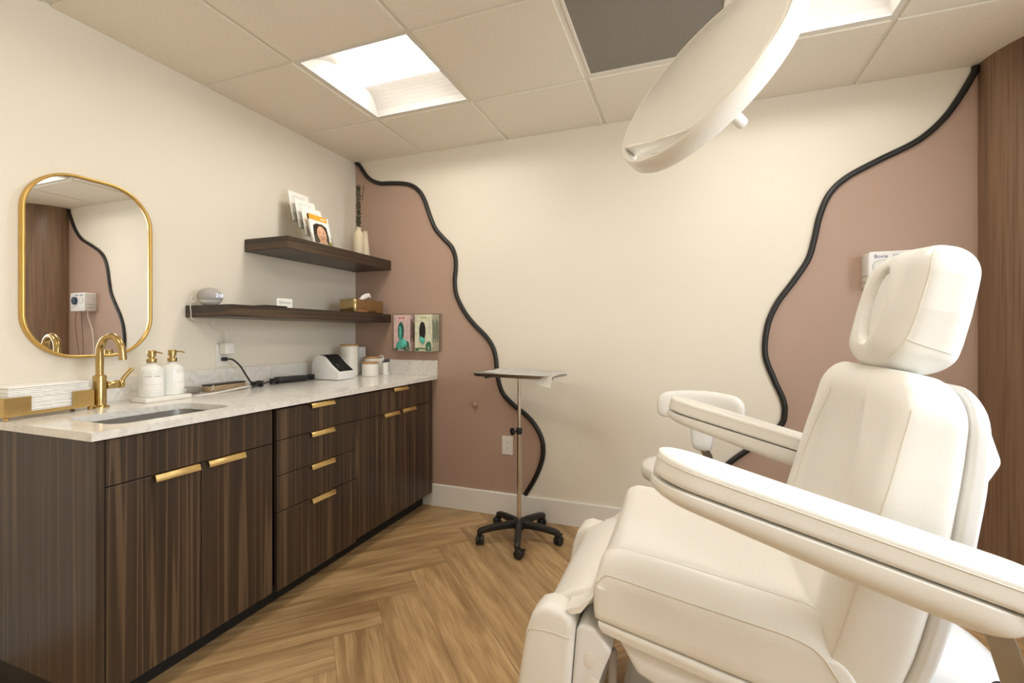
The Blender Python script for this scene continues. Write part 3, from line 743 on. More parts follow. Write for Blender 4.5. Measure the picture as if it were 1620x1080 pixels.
# black cord, power brick
t = thing('power_supply', 'black power brick with bundled cords lying along the backsplash', 'power supply', (.075, -.70, CZ1))
bx = Matrix.Translation((.088, -.668, CZ1 + .0005)) @ Matrix.Rotation(math.radians(-14), 4, 'Z')
MB().box((-.030, -.085, 0), (.030, .085, .034), .006, 2).xf(bx).build('brick', 'black', t)
m = MB().box((.0078, -1.042, 1.010), (.030, -1.018, 1.030), .004, 2)
m.tube(catmull([(.028, -1.030, 1.020), (.062, -1.02, 1.018), (.085, -.995, .985), (.10, -.965, .925), (.115, -.945, .885), (.125, -.93, CZ1 + .006)], 8), .0042, 8)
m.build('plug_cord', 'black', t)
m = MB()
def coil(c, r1, r2, n, turns, h):
    return [V(c) + V((r1 * math.cos(2 * PI * turns * k / n), r2 * math.sin(2 * PI * turns * k / n), h * (.5 + .5 * math.sin(2 * PI * turns * 1.37 * k / n)))) for k in range(n + 1)]
m.tube(coil((.128, -.93, CZ1 + .005), .022, .030, 70, 4.3, .024), .0040, 7)
m.build('cord_bundle', 'black', t)
m = MB().tube(coil((.10, -.795, CZ1 + .005), .018, .024, 60, 4.2, .026), .0038, 7)
m.tube(catmull([(.128, -.90, CZ1 + .012), (.11, -.86, CZ1 + .016), (.10, -.815, CZ1 + .018)], 6), .0038, 7)
m.build('cord_bundle', 'black', t)
m = MB().tube(coil((.102, -.555, CZ1 + .005), .022, .045, 70, 4.3, .026), .0034, 7); m.build('cord_bundle', 'black', t)
# tan case and paper strip
t = thing('desk_case', 'low tan and black case with metal clip lying along the backsplash', 'case', (.07, -1.07, CZ1))
cs = Matrix.Translation((.070, -1.068, CZ1 + .0005)) @ Matrix.Rotation(math.radians(6), 4, 'Z')
MB().box((-.028, -.105, 0), (.028, .105, .028), .004, 2).xf(cs).build('case_body', 'tan', t)
MB().box((-.029, -.104, .0283), (.026, .106, .034), .002, 2).xf(cs).build('case_lid', 'black', t)
MB().box((.0282, -.099, .0), (.030, -.087, .032), .0006, 1).xf(cs).build('clip', 'chrome', t)
m = MB().box((.030, -1.275, CZ1 + .0006), (.082, -1.197, CZ1 + .030), .006, 2); solo(m.build('metal_dish', 'strap'), 'small dark metal dish beside the soap tray', 'dish')
m = MB(); pts = catmull([(.182, -1.300, CZ1 + .002), (.170, -1.20, CZ1 + .0022), (.150, -1.09, CZ1 + .006), (.142, -1.01, CZ1 + .012), (.14, -.985, CZ1 + .0125)], 6)
m.tube(pts, .0012, 12, flat=.020, nrm=(1, .2, 0)); solo(m.build('paper_strip', 'paper'), 'narrow strip of white paper lying in front of tan case', 'paper')
# sign card, black phone-like slab, tissue box
t = thing('sign_card', 'small white printed name card standing on the lower shelf', 'card', (.235, -.85, S2))
MB().box((.232, -.902, S2 + .0005), (.2345, -.800, S2 + .052), .0005, 1).box((.205, -.902, S2 + .0005), (.232, -.800, S2 + .003)).build('card', 'paper', t)
text('card_writing', 'Epionce', .024, face_frame((.2347, -.851, S2 + .032), (0, 1, 0), (0, 0, 1)), 'ink_soft', t, .0002, .25)
m = MB().box((.215, -1.02, S2 + .0005), (.295, -.89, S2 + .008), .003, 2); solo(m.build('black_tablet', 'black'), 'thin black slab lying on lower shelf beside the name card', 'tablet')
t = thing('tissue_box', 'polished gold tissue box cover on lower shelf against mauve wall', 'tissue box', (.22, -.21, S2))
MB().prism(rounded_rect(.13, .30, .018, 6, .222, -.205), 2, S2 + .0006, S2 + .086, .004, 2).build('cover', 'gold_pol', t)
MB().prism(rounded_rect(.03, .14, .014, 6, .222, -.205), 2, S2 + .0862, S2 + .0868).build('slot', 'hole', t)
m = MB()
for k in range(3):
    m.tube([(.215 + .006 * k, -.235, S2 + .086), (.218 + .004 * k, -.205, S2 + .100 + .004 * k), (.222, -.165, S2 + .113 + .006 * k), (.225, -.135, S2 + .124 + .004 * k), (.223, -.118, S2 + .108)], [.004, .012, .010, .008, .003], 9, flat=.004, nrm=(1, 0, .3))
m.build('tissue', 'paper', t)

# ------------------------------------------------------------------ counter right end
t = thing('label_printer', 'white label printer with black slanted top on the countertop', 'printer', (.19, -.43, CZ1))
y0, y1 = -.512, -.362; z = CZ1 + .0006
prof = catmull([(.094, z + .004, 0), (.090, z + .05, 0), (.096, z + .105, 0), (.118, z + .138, 0), (.150, z + .148, 0), (.185, z + .136, 0), (.235, z + .090, 0), (.286, z + .052, 0), (.294, z + .040, 0), (.292, z + .002, 0)], 4)
MB().prism([(p.x, p.y) for p in prof], 1, y0, y1, .008, 3).build('housing', 'shell', t)
bl = [(p.x, p.y) for p in prof if p.x > .125 and p.y > z + .049]
bl2 = [(x + .0022, zz + .0028) for x, zz in bl]
MB().prism(bl2 + [(x - .004, zz - .006) for x, zz in bl[::-1]], 1, y0 + .018, y1 - .012, .001, 1).build('top_cover', 'black', t)
MB().box((.130, y0 - .0006, z + .052), (.175, y0 + .002, z + .0532)).build('seam', 'ink_soft', t)
m = MB()
for k in range(3): m.cyl((.240 + k * .012, y0 + .05, z + .0895 - k * .0115), (.2425 + k * .012, y0 + .05, z + .0925 - k * .0115), .0025, None, 8)
m.build('buttons', 'adapter', t)
def canister(x, y, r, h, label, lidh=.012):
    t = thing('canister', label, 'canister', (x, y, CZ1), 'white lidded canisters')
    MB().lathe([(.001, 0), (r - .004, 0), (r, .004), (r, h - lidh - .002), (r - .002, h - lidh), (.001, h - lidh)], (x, y, CZ1 + .0005), 36).build('jar', 'ceramic', t)
    MB().lathe([(.001, h - lidh), (r - .001, h - lidh + .0003), (r + .0015, h - lidh + .002), (r + .0015, h - .002), (r - .001, h), (.001, h)], (x, y, CZ1 + .0006), 36).build('lid', 'bamboo', t)
canister(.150, -.245, .056, .208, 'tall white canister with wooden lid behind the label printer', .009)
canister(.278, -.195, .053, .094, 'short white canister with bamboo lid, front one near printer')
canister(.205, -.082, .054, .122, 'medium white canister with bamboo lid, behind the short canister')
m = MB().box((.045, -.098, CZ1 + .0005), (.112, -.028, CZ1 + .188), .002, 1); solo(m.build('carton', 'shell'), 'pale grey paper carton in the corner behind tall canister', 'box')
t = thing('squeeze_tube', 'clear white tube with slate cap beside the short canisters', 'tube', (.322, -.085, CZ1))
MB().loft([((.322, -.085, CZ1 + .0006 + q * .085), V((1, 0, 0)), V((0, 1, 0)), .018, .026, 3) for q in (0, .5, 1)], 24).build('tube_body', 'adapter', t)
MB().prism([(-.110, CZ1 + .0866), (-.058, CZ1 + .0866), (-.058, CZ1 + .106), (-.075, CZ1 + .108), (-.100, CZ1 + .094), (-.112, CZ1 + .092)], 0, .307, .337, .002, 1).build('cap', 'grey_dk', t)
m = MB()
for k in range(7): m.box((.3395, -.082, CZ1 + .024 + .0075 * k), (.3405, -.072 - .002 * (k % 3), CZ1 + .029 + .0075 * k))
m.build('tube_print', 'ink', t, smooth=False)
m = MB(); m.tube([(.262 + .018 * math.cos(a), -.055 + .004 * math.sin(a), CZ1 + .112 + .016 * math.sin(a)) for a in [PI * k / 10 for k in range(11)]], .004, 8)
m.box((.240, -.062, CZ1 + .0006), (.284, -.046, CZ1 + .112), .004, 2); solo(m.build('spray_bottle', 'adapter'), 'small white handled bottle beside the backsplash behind the tube', 'bottle')

# glove boxes in a clear wall holder
gx0, gx1, gz0, gz1 = .385, .700, 1.034, 1.284; gy = -.100
t = thing('glove_box_holder', 'clear acrylic glove box holder on mauve wall beside shelf', 'holder', (.54, 0, gz0))
m = MB().box((gx0, -.003, gz0 - .002), (gx1 + .012, -.0006, gz1 + .004)).box((gx0, gy - .004, gz0 - .003), (gx1, -.003, gz0 - .0006))
m.box((gx0, gy - .004, gz0 - .0006), (gx0 + .002, -.003, gz1)).box((gx1 - .002, gy - .004, gz0 - .0006), (gx1, -.003, gz1))
m.box((gx0 + .002, gy - .0042, gz0 - .0006), (gx1 - .002, gy - .002, gz0 + .03)).box((gx0 + .002, gy - .0042, gz1 - .006), (gx1 - .002, gy - .002, gz1)); m.build('holder_frame', 'clear', t, smooth=False)
def glove_box(x0, x1, card, label, full):
    z0, z1 = gz0 + .0004, gz1 - .008; cx = (x0 + x1) / 2; yf = gy + .0005
    b = thing('glove_box', label, 'glove box', (cx, gy / 2, z0), 'glove boxes in the clear holder')
    MB().box((x0, yf, z0), (x1, -.0035, z1), .001, 1).build('carton', card, b)
    def front_poly(poly, d0, d1): return MB().prism(poly, 1, yf - d1, yf - d0)
    ov = [(cx - .006 + .024 * math.cos(2 * PI * k / 28), (z0 + z1) / 2 + .012 + .062 * math.sin(2 * PI * k / 28)) for k in range(28)]
    front_poly(ov, .0001, .0006).build('opening', 'teal_dk' if full else 'hole', b, smooth=False)
    m = MB()
    if full:
        m.ball((cx + .014, yf - .012, z0 + .052), (.034, .012, .030), 18, 12, 0)
        m.ball((cx - .012, yf - .010, z0 + .038), (.024, .010, .026), 16, 10, 0)
        m.ball((cx - .010, yf - .003, z0 + .125), (.010, .004, .045), 14, 10, 0)
    else:
        m.ball((cx - .006, yf - .008, z0 + .078), (.016, .009, .018), 14, 10, 0); m.ball((cx + .006, yf - .010, z0 + .066), (.012, .008, .017), 14, 10, 0)
        m.ball((cx - .016, yf - .007, z0 + .080), (.010, .006, .010), 12, 8, 0)
    for v in m.bm.verts:
        v.co.z += .003 * math.sin(v.co.x * 260); v.co.x += .0025 * math.sin(v.co.z * 240)
    m.build('glove', 'teal', b)
    m = MB()
    for lo, hi in (((x0 + .004, z0 + .003), (x0 + .030, z0 + .018)), ((x1 - .045, z0 + .003), (x1 - .004, z0 + .05)), ((x0 + .02, z0 + .016), (x1 - .04, z0 + .022))):
        m.box((lo[0], yf - .0005, lo[1]), (hi[0], yf - .0001, hi[1]))
    m.prism([(x1 - .040, z0 + .05), (x1 - .006, z0 + .05), (x1 - .010, z0 + .062), (x1 - .022, z0 + .066), (x1 - .036, z0 + .060)], 1, yf - .0005, yf - .0001)
    m.build('green_print', 'green_ink', b, smooth=False)
    m = MB()
    for k in range(4): m.box((x1 - .020 + k * .0028, yf - .0005, z0 + .11), (x1 - .0195 + k * .0028, yf - .0001, z1 - .025))
    for k in range(5): m.box((x0 + .006, yf - .0005, z1 - .015 - k * .007), (x0 + .018 + .004 * (k % 3), yf - .0001, z1 - .0135 - k * .007))
    m.build('small_print', 'ink_soft', b, smooth=False)
    m = MB()
    for k in range(3): m.box((cx - .02 + k * .016, yf - .0006, z1 - .026 + .003 * (k % 2)), (cx - .010 + k * .016, yf - .0001, z1 - .016))
    m.build('title_print', 'red_ink' if full else 'olive', b, smooth=False)
    text('size_letter', 'S', .03, face_frame((x1 - .022, yf - .0008, z0 + .02), (1, 0, 0), (0, 0, 1)), 'paper', b, .0002)
    m = MB()
    for k in range(5): m.box((x1 + .0001, -.088 + .016 * k, z0 + .06 + .02 * (k % 2)), (x1 + .0006, -.080 + .016 * k, z1 - .03 - .015 * (k % 3)))
    m.build('side_print', 'green_ink' if not full else 'hole', b, smooth=False)
glove_box(.396, .521, 'pinkcard', 'pink glove box with a bunched teal glove pulled out', True)
glove_box(.560, .688, 'greencard', 'pale green glove box, nearly empty, with dark oval opening', False)
m = MB().lathe([(.001, .020), (.010, .019), (.0155, .014), (.017, .006), (.017, .0004)], (0, 0, 0), 24).xf(face_frame((.954, 0, .689), (1, 0, 0), (0, 0, 1)))
solo(m.build('door_stop', 'mauve'), 'small mauve painted round bumper on the mauve wall', 'bumper')

# ------------------------------------------------------------------ instrument tray stand
px, py = 1.362, -.292
t = thing('tray_stand', 'chrome instrument tray stand on black five-wheel base by back wall', 'tray stand', (px, py, 0))
m = MB().lathe([(.001, .060), (.030, .060), (.034, .066), (.034, .098), (.028, .112), (.016, .118), (.001, .118)], (px, py, 0), 28)
m.build('hub', 'black', t)
for k in range(5):
    a = math.radians(-73 + 72 * k); d = V((math.cos(a), math.sin(a), 0)); s = V((-d.y, d.x, 0)); c = V((px, py, 0)); Z = V((0, 0, 1))
    secs = [(c + d * r + Z * z, s, Z, w, h, 4) for r, z, w, h in ((.02, .088, .019, .022), (.08, .087, .018, .019), (.15, .081, .017, .017), (.205, .073, .017, .016), (.228, .066, .016, .016), (.238, .058, .012, .010))]
    leg = MB().loft(secs, 20).build('leg', 'black', t)
    cw = c + d * .222; m = MB()
    off = (d * .3 + s * .95).normalized(); ax = (d * .95 - s * .3).normalized()
    m.cyl(cw + Z * .030, cw + Z * .062, .009, None, 12)
    wc = cw + off * .010 + Z * .0256
    m.cyl(wc - ax * .021, wc - ax * .004, .0250, None, 24, 0, .005); m.cyl(wc + ax * .004, wc + ax * .021, .0250, None, 24, 0, .005)
    m.cyl(wc - ax * .006, wc + ax * .006, .012, None, 12)
    m.box((-.010, -.012, .036), (.010, .020, .052), .004, 2, 0, Matrix.Translation(cw) @ Matrix.Rotation(a, 4, 'Z'))
    if k in (0, 1): m.tube([wc + Z * .018 + off * .015, wc + Z * .024 + off * .034], .006, 10)
    m.build('caster', 'black', leg)
MB().cyl((px, py, .110), (px, py, .604), .0125, None, 20).build('lower_pole', 'chrome', t)
MB().cyl((px, py, .604), (px, py, .912), .0095, None, 18).build('upper_pole', 'chrome', t)
m = MB().cyl((px, py, .588), (px, py, .625), .0165, None, 20, 0, .003)
m.cyl((px - .012, py - .012, .606), (px - .030, py - .030, .606), .006, None, 10)
d = V((-1, -1, 0)).normalized(); kc = V((px, py, .606)) + d * .042; U = V((-d.y, d.x, 0))
m.loft([(kc + d * q, U, V((0, 0, 1)), r_, r_, 2) for q, r_ in ((-.010, .014), (-.006, .021), (.006, .021), (.010, .014))], 14); m.build('clamp_knob', 'black', t)
TM = Matrix.Translation((px + .006, py + .006, .915)) @ Matrix.Rotation(math.radians(-10), 4, 'Z')
bm = bmesh.new(); rows = []
for ins, z, r in ((.020, .000, .030), (.012, .003, .034), (.006, .016, .038), (.004, .020, .040), (-.014, .0215, .05), (-.016, .0205, .05), (-.016, .0190, .05), (.002, .0185, .04), (.010, .0005, .034), (.020, -.0015, .030)):
    rows.append([bm.verts.new((x, y, z)) for x, y in rounded_rect(.47 - 2 * ins, .32 - 2 * ins, r, 6)])
for A, B in zip(rows, rows[1:]):
    for k in range(len(A)): bm.faces.new((A[k], A[(k + 1) % len(A)], B[(k + 1) % len(A)], B[k]))
bm.faces.new(rows[0]); bm.faces.new(rows[-1][::-1]); bmesh.ops.recalc_face_normals(bm, faces=bm.faces)
m = MB(); m.bm.free(); m.bm = bm; tr = m.xf(TM).build('tray', 'strap', t)
m = MB().box((-.20, -.007, -.0125), (.20, .007, -.002), .002, 1).box((-.03, -.03, -.012), (.03, .03, -.0022), .003, 1).box((-.165, -.12, -.0125), (-.151, .12, -.002), .002, 1).box((.151, -.12, -.0125), (.165, .12, -.002), .002, 1)
m.xf(TM).build('tray_bracket', 'black', t)
# paper drape: lies in the tray, over its rim and hangs at one corner
bm = bmesh.new(); NX, NY = 46, 30; g = []
for i in range(NX + 1):
    row = []
    for j in range(NY + 1):
        u = -.155 + .425 * i / NX; wm = -.158 - .052 * max(0, min(1, (u - .05) / .17)); w = wm + (.16 - wm) * j / NY
        out = max(0, u - .232) ; outy = max(0, -w - .148)
        z = .0245 + .0022 * math.sin(u * 31 + w * 17) + .0018 * math.sin(w * 40 - u * 9)
        k = max(0, min(1, (u + .14) / .12))
        z += .004 * (1 - k) - .9 * outy * k - (.10 * out)
        y = w + outy * .6 * k
        y += -.010 * max(0, u - .1) * (1 if w < 0 else 0)
        if u < -.05 : z += .002 * math.sin(w * 60)
        row.append(bm.verts.new((u, y + .010 * math.sin(u * 12) * (w < -.1), z)))
    g.append(row)
for i in range(NX):
    for j in range(NY): bm.faces.new((g[i][j], g[i + 1][j], g[i + 1][j + 1], g[i][j + 1]))
bmesh.ops.solidify(bm, geom=list(bm.faces), thickness=.0006)
m = MB(); m.bm.free(); m.bm = bm; solo(m.xf(TM).build('paper_drape', 'paper', angle=60), 'white paper drape spread over the instrument tray', 'paper')

# ------------------------------------------------------------------ wall-mounted electrosurgical unit
ux0, ux1, uz0, uz1 = 3.042, 3.262, 1.362, 1.536
t = thing('electrosurgical_unit', 'white wall-mounted medical unit with blue dial behind chair headrest', 'medical device', (3.15, 0, uz0))
MB().prism(rounded_rect(ux1 - ux0, uz1 - uz0, .014, 5, (ux0 + ux1) / 2, (uz0 + uz1) / 2), 1, -.100, -.0005, .005, 2).build('housing', 'shell', t)
text('device_name', 'Bovie', .024, face_frame((ux0 + .048, -.1006, uz1 - .024), (1, 0, 0), (0, 0, 1)), 'ink_blue', t, .0003)
text('device_model', 'DERM', .018, face_frame((ux0 + .118, -.1006, uz1 - .024), (1, 0, 0), (0, 0, 1)), 'ink_blue', t, .0003)
def disc(cx, cz, r, d0, d1, n=36): return MB().prism([(cx + r * math.cos(2 * PI * k / n), cz + r * math.sin(2 * PI * k / n)) for k in range(n)], 1, -.100 - d1, -.100 - d0, .001, 1)
disc(ux0 + .140, uz1 - .076, .036, .0, .016).build('dial', 'dial', t)
r1 = disc(ux0 + .050, uz1 - .072, .030, .0, .003).build('button', 'adapter', t)
m = MB(); m.tube([(ux0 + .050 + .034 * math.cos(a), -.1006, uz1 - .072 + .031 * math.sin(a)) for a in [2 * PI * k / 30 for k in range(31)]], .0013, 6); m.build('button_ring', 'ink_soft', t)
m = MB(); m.tube([(ux0 + .050 + .026 * math.cos(a), -.1006, uz1 - .142 + .020 * math.sin(a)) for a in [PI + PI * k / 16 for k in range(17)]], .001, 6); m.build('arc_mark', 'ink_soft', t)
m = MB()
for q in (.03, .06): m.box((ux0 - .0008, -.085, uz0 + q), (ux0 + .002, -.03, uz0 + q + .006), .0005, 1)
m.build('side_slots', 'ink_soft', t)
m = MB().tube(catmull([(ux0 + .05, -.05, uz0 + .001), (ux0 + .05, -.045, uz0 - .06), (ux0 + .02, -.02, uz0 - .25), (ux0 + .03, -.012, uz0 - .7)], 6), .004, 8); m.build('power_cord', 'adapter', t)
m = MB().tube(catmull([(ux1 - .02, -.06, uz0 + .001), (ux1 + .02, -.05, uz0 - .10), (ux1 + .01, -.03, uz0 - .40), (ux1 - .03, -.03, uz0 - .62), (ux1 - .08, -.04, uz0 - .35), (ux1 - .09, -.06, uz0 + .001)], 6), .0022, 8); m.build('handpiece_cord', 'grey_dk', t)

# ------------------------------------------------------------------ treatment chair
YC = -1.33
ch = thing('treatment_chair', 'large white vinyl reclining treatment chair with padded armrests and headrest', 'chair', (2.45, YC, 0))
Yv = V((0, 1, 0))
# seat
seat = [(2.031, .468), (2.030, .520), (2.034, .560), (2.046, .592), (2.066, .609), (2.10, .615), (2.20, .603), (2.32, .585), (2.44, .566), (2.488, .556), (2.512, .538), (2.535, .500), (2.562, .452), (2.590, .398), (2.592, .362), (2.46, .384), (2.30, .412), (2.12, .449)]
def dish(v):
    v = abs(v)
    return lerp([(0, -.014), (.15, -.012), (.20, -.004), (.235, .008), (.252, .011), (.268, .002), (.282, -.016), (.292, -.036), (.30, -.05), (.31, -.05)], v)
def inset(v): return lerp([(0, 0), (.284, 0), (.292, .002), (.297, .006), (.30, .016), (.3004, .05)], abs(v))
sp = [(p.x, p.y) for p in catmull([(x, z, 0) for x, z in seat + seat[:1]], 4)[:-1]]
cxm, czm = sum(x for x, z in sp) / len(sp), sum(z for x, z in sp) / len(sp)
m = MB(); bm = m.bm; rings = []
vs = [-.3004, -.30, -.2985, -.296, -.292, -.287, -.280, -.272, -.264, -.256, -.248, -.24, -.23, -.215, -.20, -.18, -.15, -.1, -.05, 0]
vs = vs + [-v for v in vs[:-1]][::-1]
for v in vs:
    ring_ = []
    for x, z in sp:
        top = max(0, min(1, ((z - (.545 - .15 * (x - 2.03))) / .05))) * max(0, min(1, (2.57 - x) / .06))
        d = V((cxm - x, czm - z)).normalized() * inset(v)
        ring_.append(bm.verts.new((x + d.x, YC + v, z + d.y + dish(v) * top)))
    rings.append(ring_)
for A_, B_ in zip(rings, rings[1:]):
    for k in range(len(A_)): bm.faces.new((A_[k], A_[(k + 1) % len(A_)], B_[(k + 1) % len(B_)], B_[k]))
bm.faces.new(rings[0]); bm.faces.new(rings[-1][::-1]); bmesh.ops.recalc_face_normals(bm, faces=bm.faces)
sc_ = m.build('seat', 'vinyl', ch, angle=60)
for s in (-1, 1):
    y = YC + s * .2955
    seam([(2.036, y, .545), (2.052, y, .572), (2.085, y, .573), (2.20, y, .5545), (2.36, y, .530), (2.44, y, .517), (2.488, y, .499), (2.52, y, .460), (2.555, y, .398)], .0022, 'stitching', 'stitch', sc_)
for v in (-.252, .252):
    seam([(2.062, YC + v, .625), (2.10, YC + v, .632), (2.20, YC + v, .620), (2.32, YC + v, .60), (2.44, YC + v, .582), (2.488, YC + v, .572), (2.512, YC + v, .55)], .0011, 'stitching', 'stitch', sc_)
seam([(2.036, YC - .286, .470), (2.0335, YC - .287, .520), (2.040, YC - .291, .556)], .002, 'stitching', 'stitch', sc_)
# seat pan
pan = [(2.040, .463), (2.13, .444), (2.30, .408), (2.46, .380), (2.590, .358), (2.592, .340), (2.46, .352), (2.30, .380), (2.13, .416), (2.052, .436), (2.042, .448)]
MB().prism(pan, 1, YC - .298, YC + .298, .005, 2, ang=40).build('seat_rim', 'vinyl', ch, angle=40)
MB().prism([(2.075, .435), (2.13, .414), (2.30, .378), (2.46, .350), (2.59, .338), (2.59, .27), (2.40, .275), (2.20, .315), (2.13, .345)], 1, YC - .280, YC + .280, .012, 3, ang=30).build('seat_pan', 'shell', ch)
# backrest
D = V((.252, 0, .968)).normalized(); N = V((-D.z, 0, D.x))
F0 = V((2.474, YC, .457))
wid = [(-.12, .285), (.0, .295), (.15, .302), (.45, .302), (.55, .296), (.64, .285)]
thk = [(-.12, .165), (.10, .178), (.33, .172), (.50, .152), (.64, .132)]
def back_sec(s):
    t_ = lerp(thk, s); c = F0 + D * s - N * (t_ / 2); return (c, Yv, N, lerp(wid, s), t_ / 2, 6.0)
m = MB().loft(soft(back_sec, -.115, .644, .085, .040, 60, 12), 220)
for v in m.bm.verts:                                                # hollow the front between the side bolsters
    q = v.co - F0; s = q.dot(D); n_ = q.dot(N); y = abs(v.co.y - YC)
    if n_ > -.035 and s > -.08:
        edge = lerp([(-.1, .215), (.25, .215), (.45, .195), (.55, .16), (.65, .12)], s)
        k = max(0, min(1, (edge - y) / .035)); k = k * k * (3 - 2 * k)
        q_ = max(0, min(1, (.63 - s) / .22)); v.co -= N * .022 * k * q_ * q_ * (3 - 2 * q_)
        b = math.exp(-((y - edge - .03) / .03) ** 2); v.co += N * .006 * b * max(0, min(1, (.56 - s) / .1))
bk = m.build('backrest', 'vinyl', ch, angle=60)
def on_back(s, y, out=0.0): return F0 + D * s + N * out + V((0, y, 0))
for sg in (-1, 1):
    seam([on_back(s, sg * (lerp(wid, s) + .01), -.030) for s in (-.06, .0, .08, .2, .32, .44, .53, .575)], .0016, 'stitching', 'stitch', bk)
    seam([on_back(s, sg * e_, .01) for s, e_ in ((-.02, .186), (.1, .188), (.25, .19), (.36, .182), (.45, .166), (.52, .14), (.56, .125))], .0012, 'stitching', 'stitch', bk)
# plastic back shell with hinge bump
def shell_sec(s):
    t_ = lerp([(-.12, .035), (.2, .042), (.45, .046), (.60, .040), (.66, .03)], s); c = F0 + D * s - N * (lerp(thk, s) + t_ / 2 - .016); return (c, Yv, N, lerp(wid, s) - .006, t_ / 2 + .004, 4.5)
m = MB().loft(soft(shell_sec, -.30, .640, .085, .018, 24, 9), 64).build('back_shell', 'shell', ch, angle=55)
m = MB(); bump = [(2.752, 1.02), (2.772, .995), (2.797, .905), (2.774, .862), (2.740, .83), (2.70, .83)]
m.prism(bump, 1, YC - .272, YC + .272, .012, 3, ang=20); hb = m.build('hinge_housing', 'shell', ch, angle=40)
for s in (-1, 1): MB().ball((2.768, YC + s * .272, .925), (.010, .0035, .026), 16, 12).build('raised_oval', 'adapter', hb)
# headrest with an oval face opening and plug
Dh = V((.215, 0, .977)).normalized(); Nh = V((-Dh.z, 0, Dh.x)); H0 = V((2.745, YC, 1.198))
hw = [(-.16, .125), (-.10, .160), (.0, .176), (.08, .178), (.16, .168)]
hth = [(-.16, .072), (-.06, .074), (.06, .068), (.16, .060)]
def head_sec(s): return (H0 + Dh * s, Yv, Nh, lerp(hw, s), lerp(hth, s), 4.2)
m = MB().loft(soft(head_sec, -.142, .150, .062, .050, 110, 16), 360)
for v in m.bm.verts:
    q = v.co - H0; s = q.dot(Dh); n_ = q.dot(Nh); y = v.co.y - YC
    if n_ > .02:
        r = math.hypot((y + .014) / .052, (s - .006) / .088)
        if r < 2.2:
            v.co += Nh * (.010 * math.exp(-((r - 1.55) / .45) ** 2))
            if r < 1.10: k = max(0, min(1, (1.10 - r) / .09)); v.co -= Nh * .026 * k * k * (3 - 2 * k)
hd = m.build('headrest', 'vinyl', ch, angle=70)
m = MB(); secs = []
for q, k in ((-.012, .99), (.000, .99), (.004, .95), (.0065, .85), (.008, .5), (.0085, .1)): secs.append((H0 + Dh * .006 + V((0, -.014, 0)) + Nh * (.0570 + q), Yv, Dh, .0485 * k, .086 * k, 2.0))
m.loft(secs, 40).build('face_plug', 'vinyl', hd, angle=60)
for sg in (-1, 1):
    seam([H0 + Dh * s + Nh * n_ + V((0, sg * (lerp(hw, s) + e_), 0)) for s, n_, e_ in ((-.125, .055, -.03), (-.085, .050, .0), (-.04, .046, .01), (.02, .046, .01), (.07, .046, .01), (.105, .044, 0), (.135, .035, -.02))], .0016, 'stitching', 'stitch', hd)
    seam([H0 + Dh * s + Nh * n_ + V((0, sg * (lerp(hw, s) + .01), 0)) for s, n_ in ((-.072, .049), (-.078, .02), (-.084, -.020), (-.088, -.045))], .0016, 'stitching', 'stitch', hd)
m = MB()
for s in (-.05, .05): m.cyl((2.735, YC + s, 1.02), (2.755, YC + s, 1.10), .008, None, 12)
m.build('headrest_post', 'strap', ch)
# armrests
A = V((1, 0, -.274)).normalized(); AN = V((.274, 0, 1)).normalized(); A0 = V((2.175, 0, .8705))
for sg in (-1, 1):
    yc = YC + sg * .4225
    def pad_sec(s): return (V((0, yc, 0)) + A0 + A * s + AN * .0270, Yv, AN, .0625, .0265, 6.0)
    def low_sec(s):
        h = lerp([(0, .036), (.15, .045), (.35, .057), (.50, .060), (.60, .056)], s)
        return (V((0, yc, 0)) + A0 + A * s - AN * .004, Yv, AN, .0615, (.0035, h - .003), 2.9)
    pad = MB().loft(soft(pad_sec, 0, .645, .056, .006, 24, 12, run=.080), 120).build('armrest', 'vinyl', ch, angle=60)
    tg = 'stitching'
    for e_ in (-1, 1):
        pts = [V((0, yc + e_ * (.066 - .056 * (1 - math.sqrt(max(0, 1 - (1 - min(s / .08, 1)) ** 2)))), 0)) + A0 + A * (s - .003) + AN * .038 for s in (.0, .004, .012, .03, .06, .1, .2, .35, .5, .6)]
        seam(pts, .0013, tg, 'stitch', pad)
    MB().loft(soft(low_sec, .0, .60, .055, .022, 24, 12, run=.080), 96).build('armrest_base', 'vinyl', ch, angle=60)
    q = V((0, yc, 0)) + A0 + A * .570 - AN * .050
    MB().tube([q, q + V((.010, 0, -.03)), q + V((.030, -sg * .004, -.10)), q + V((.055, -sg * .03, -.22)), q + V((.06, -sg * .16, -.32)), q + V((.02, -sg * .28, -.36))], .003, 12, flat=.019, nrm=(1, 0, .3)).build('armrest_bracket', 'strap', ch)
# leg rest: hollowed pad between two bolsters, plastic back
bol = [(1.812, .10), (1.836, .262), (1.857, .395), (1.872, .440), (1.892, .466), (1.918, .476), (1.956, .470), (1.978, .452), (1.984, .43), (1.972, .28), (1.955, .10)]
for s in (-1, 1):
    y = YC + s * .262
    o = MB().prism(bol, 1, y - .040, y + .040, .020, 5, ang=40).build('leg_bolster', 'vinyl', ch, angle=50)
    seam([(1.838, y + s * .0345, .262), (1.853, y + s * .0345, .36), (1.868, y + s * .036, .404), (1.90, y + s * .037, .413), (1.94, y + s * .037, .412), (1.974, y + s * .036, .405)], .0018, 'stitching', 'stitch', o)
mid = [(1.845, .10), (1.868, .26), (1.888, .40), (1.902, .445), (1.925, .470), (1.965, .492), (2.010, .508), (2.028, .505), (2.028, .472), (2.005, .455), (1.985, .43), (1.972, .28), (1.955, .10)]
MB().prism(mid, 1, YC - .236, YC + .236, .012, 4, ang=40).build('leg_pad', 'vinyl', ch, angle=50)
fl = [(1.962, .4725), (1.995, .488), (2.0275, .520), (2.0295, .516), (2.0, .472), (1.975, .462)]
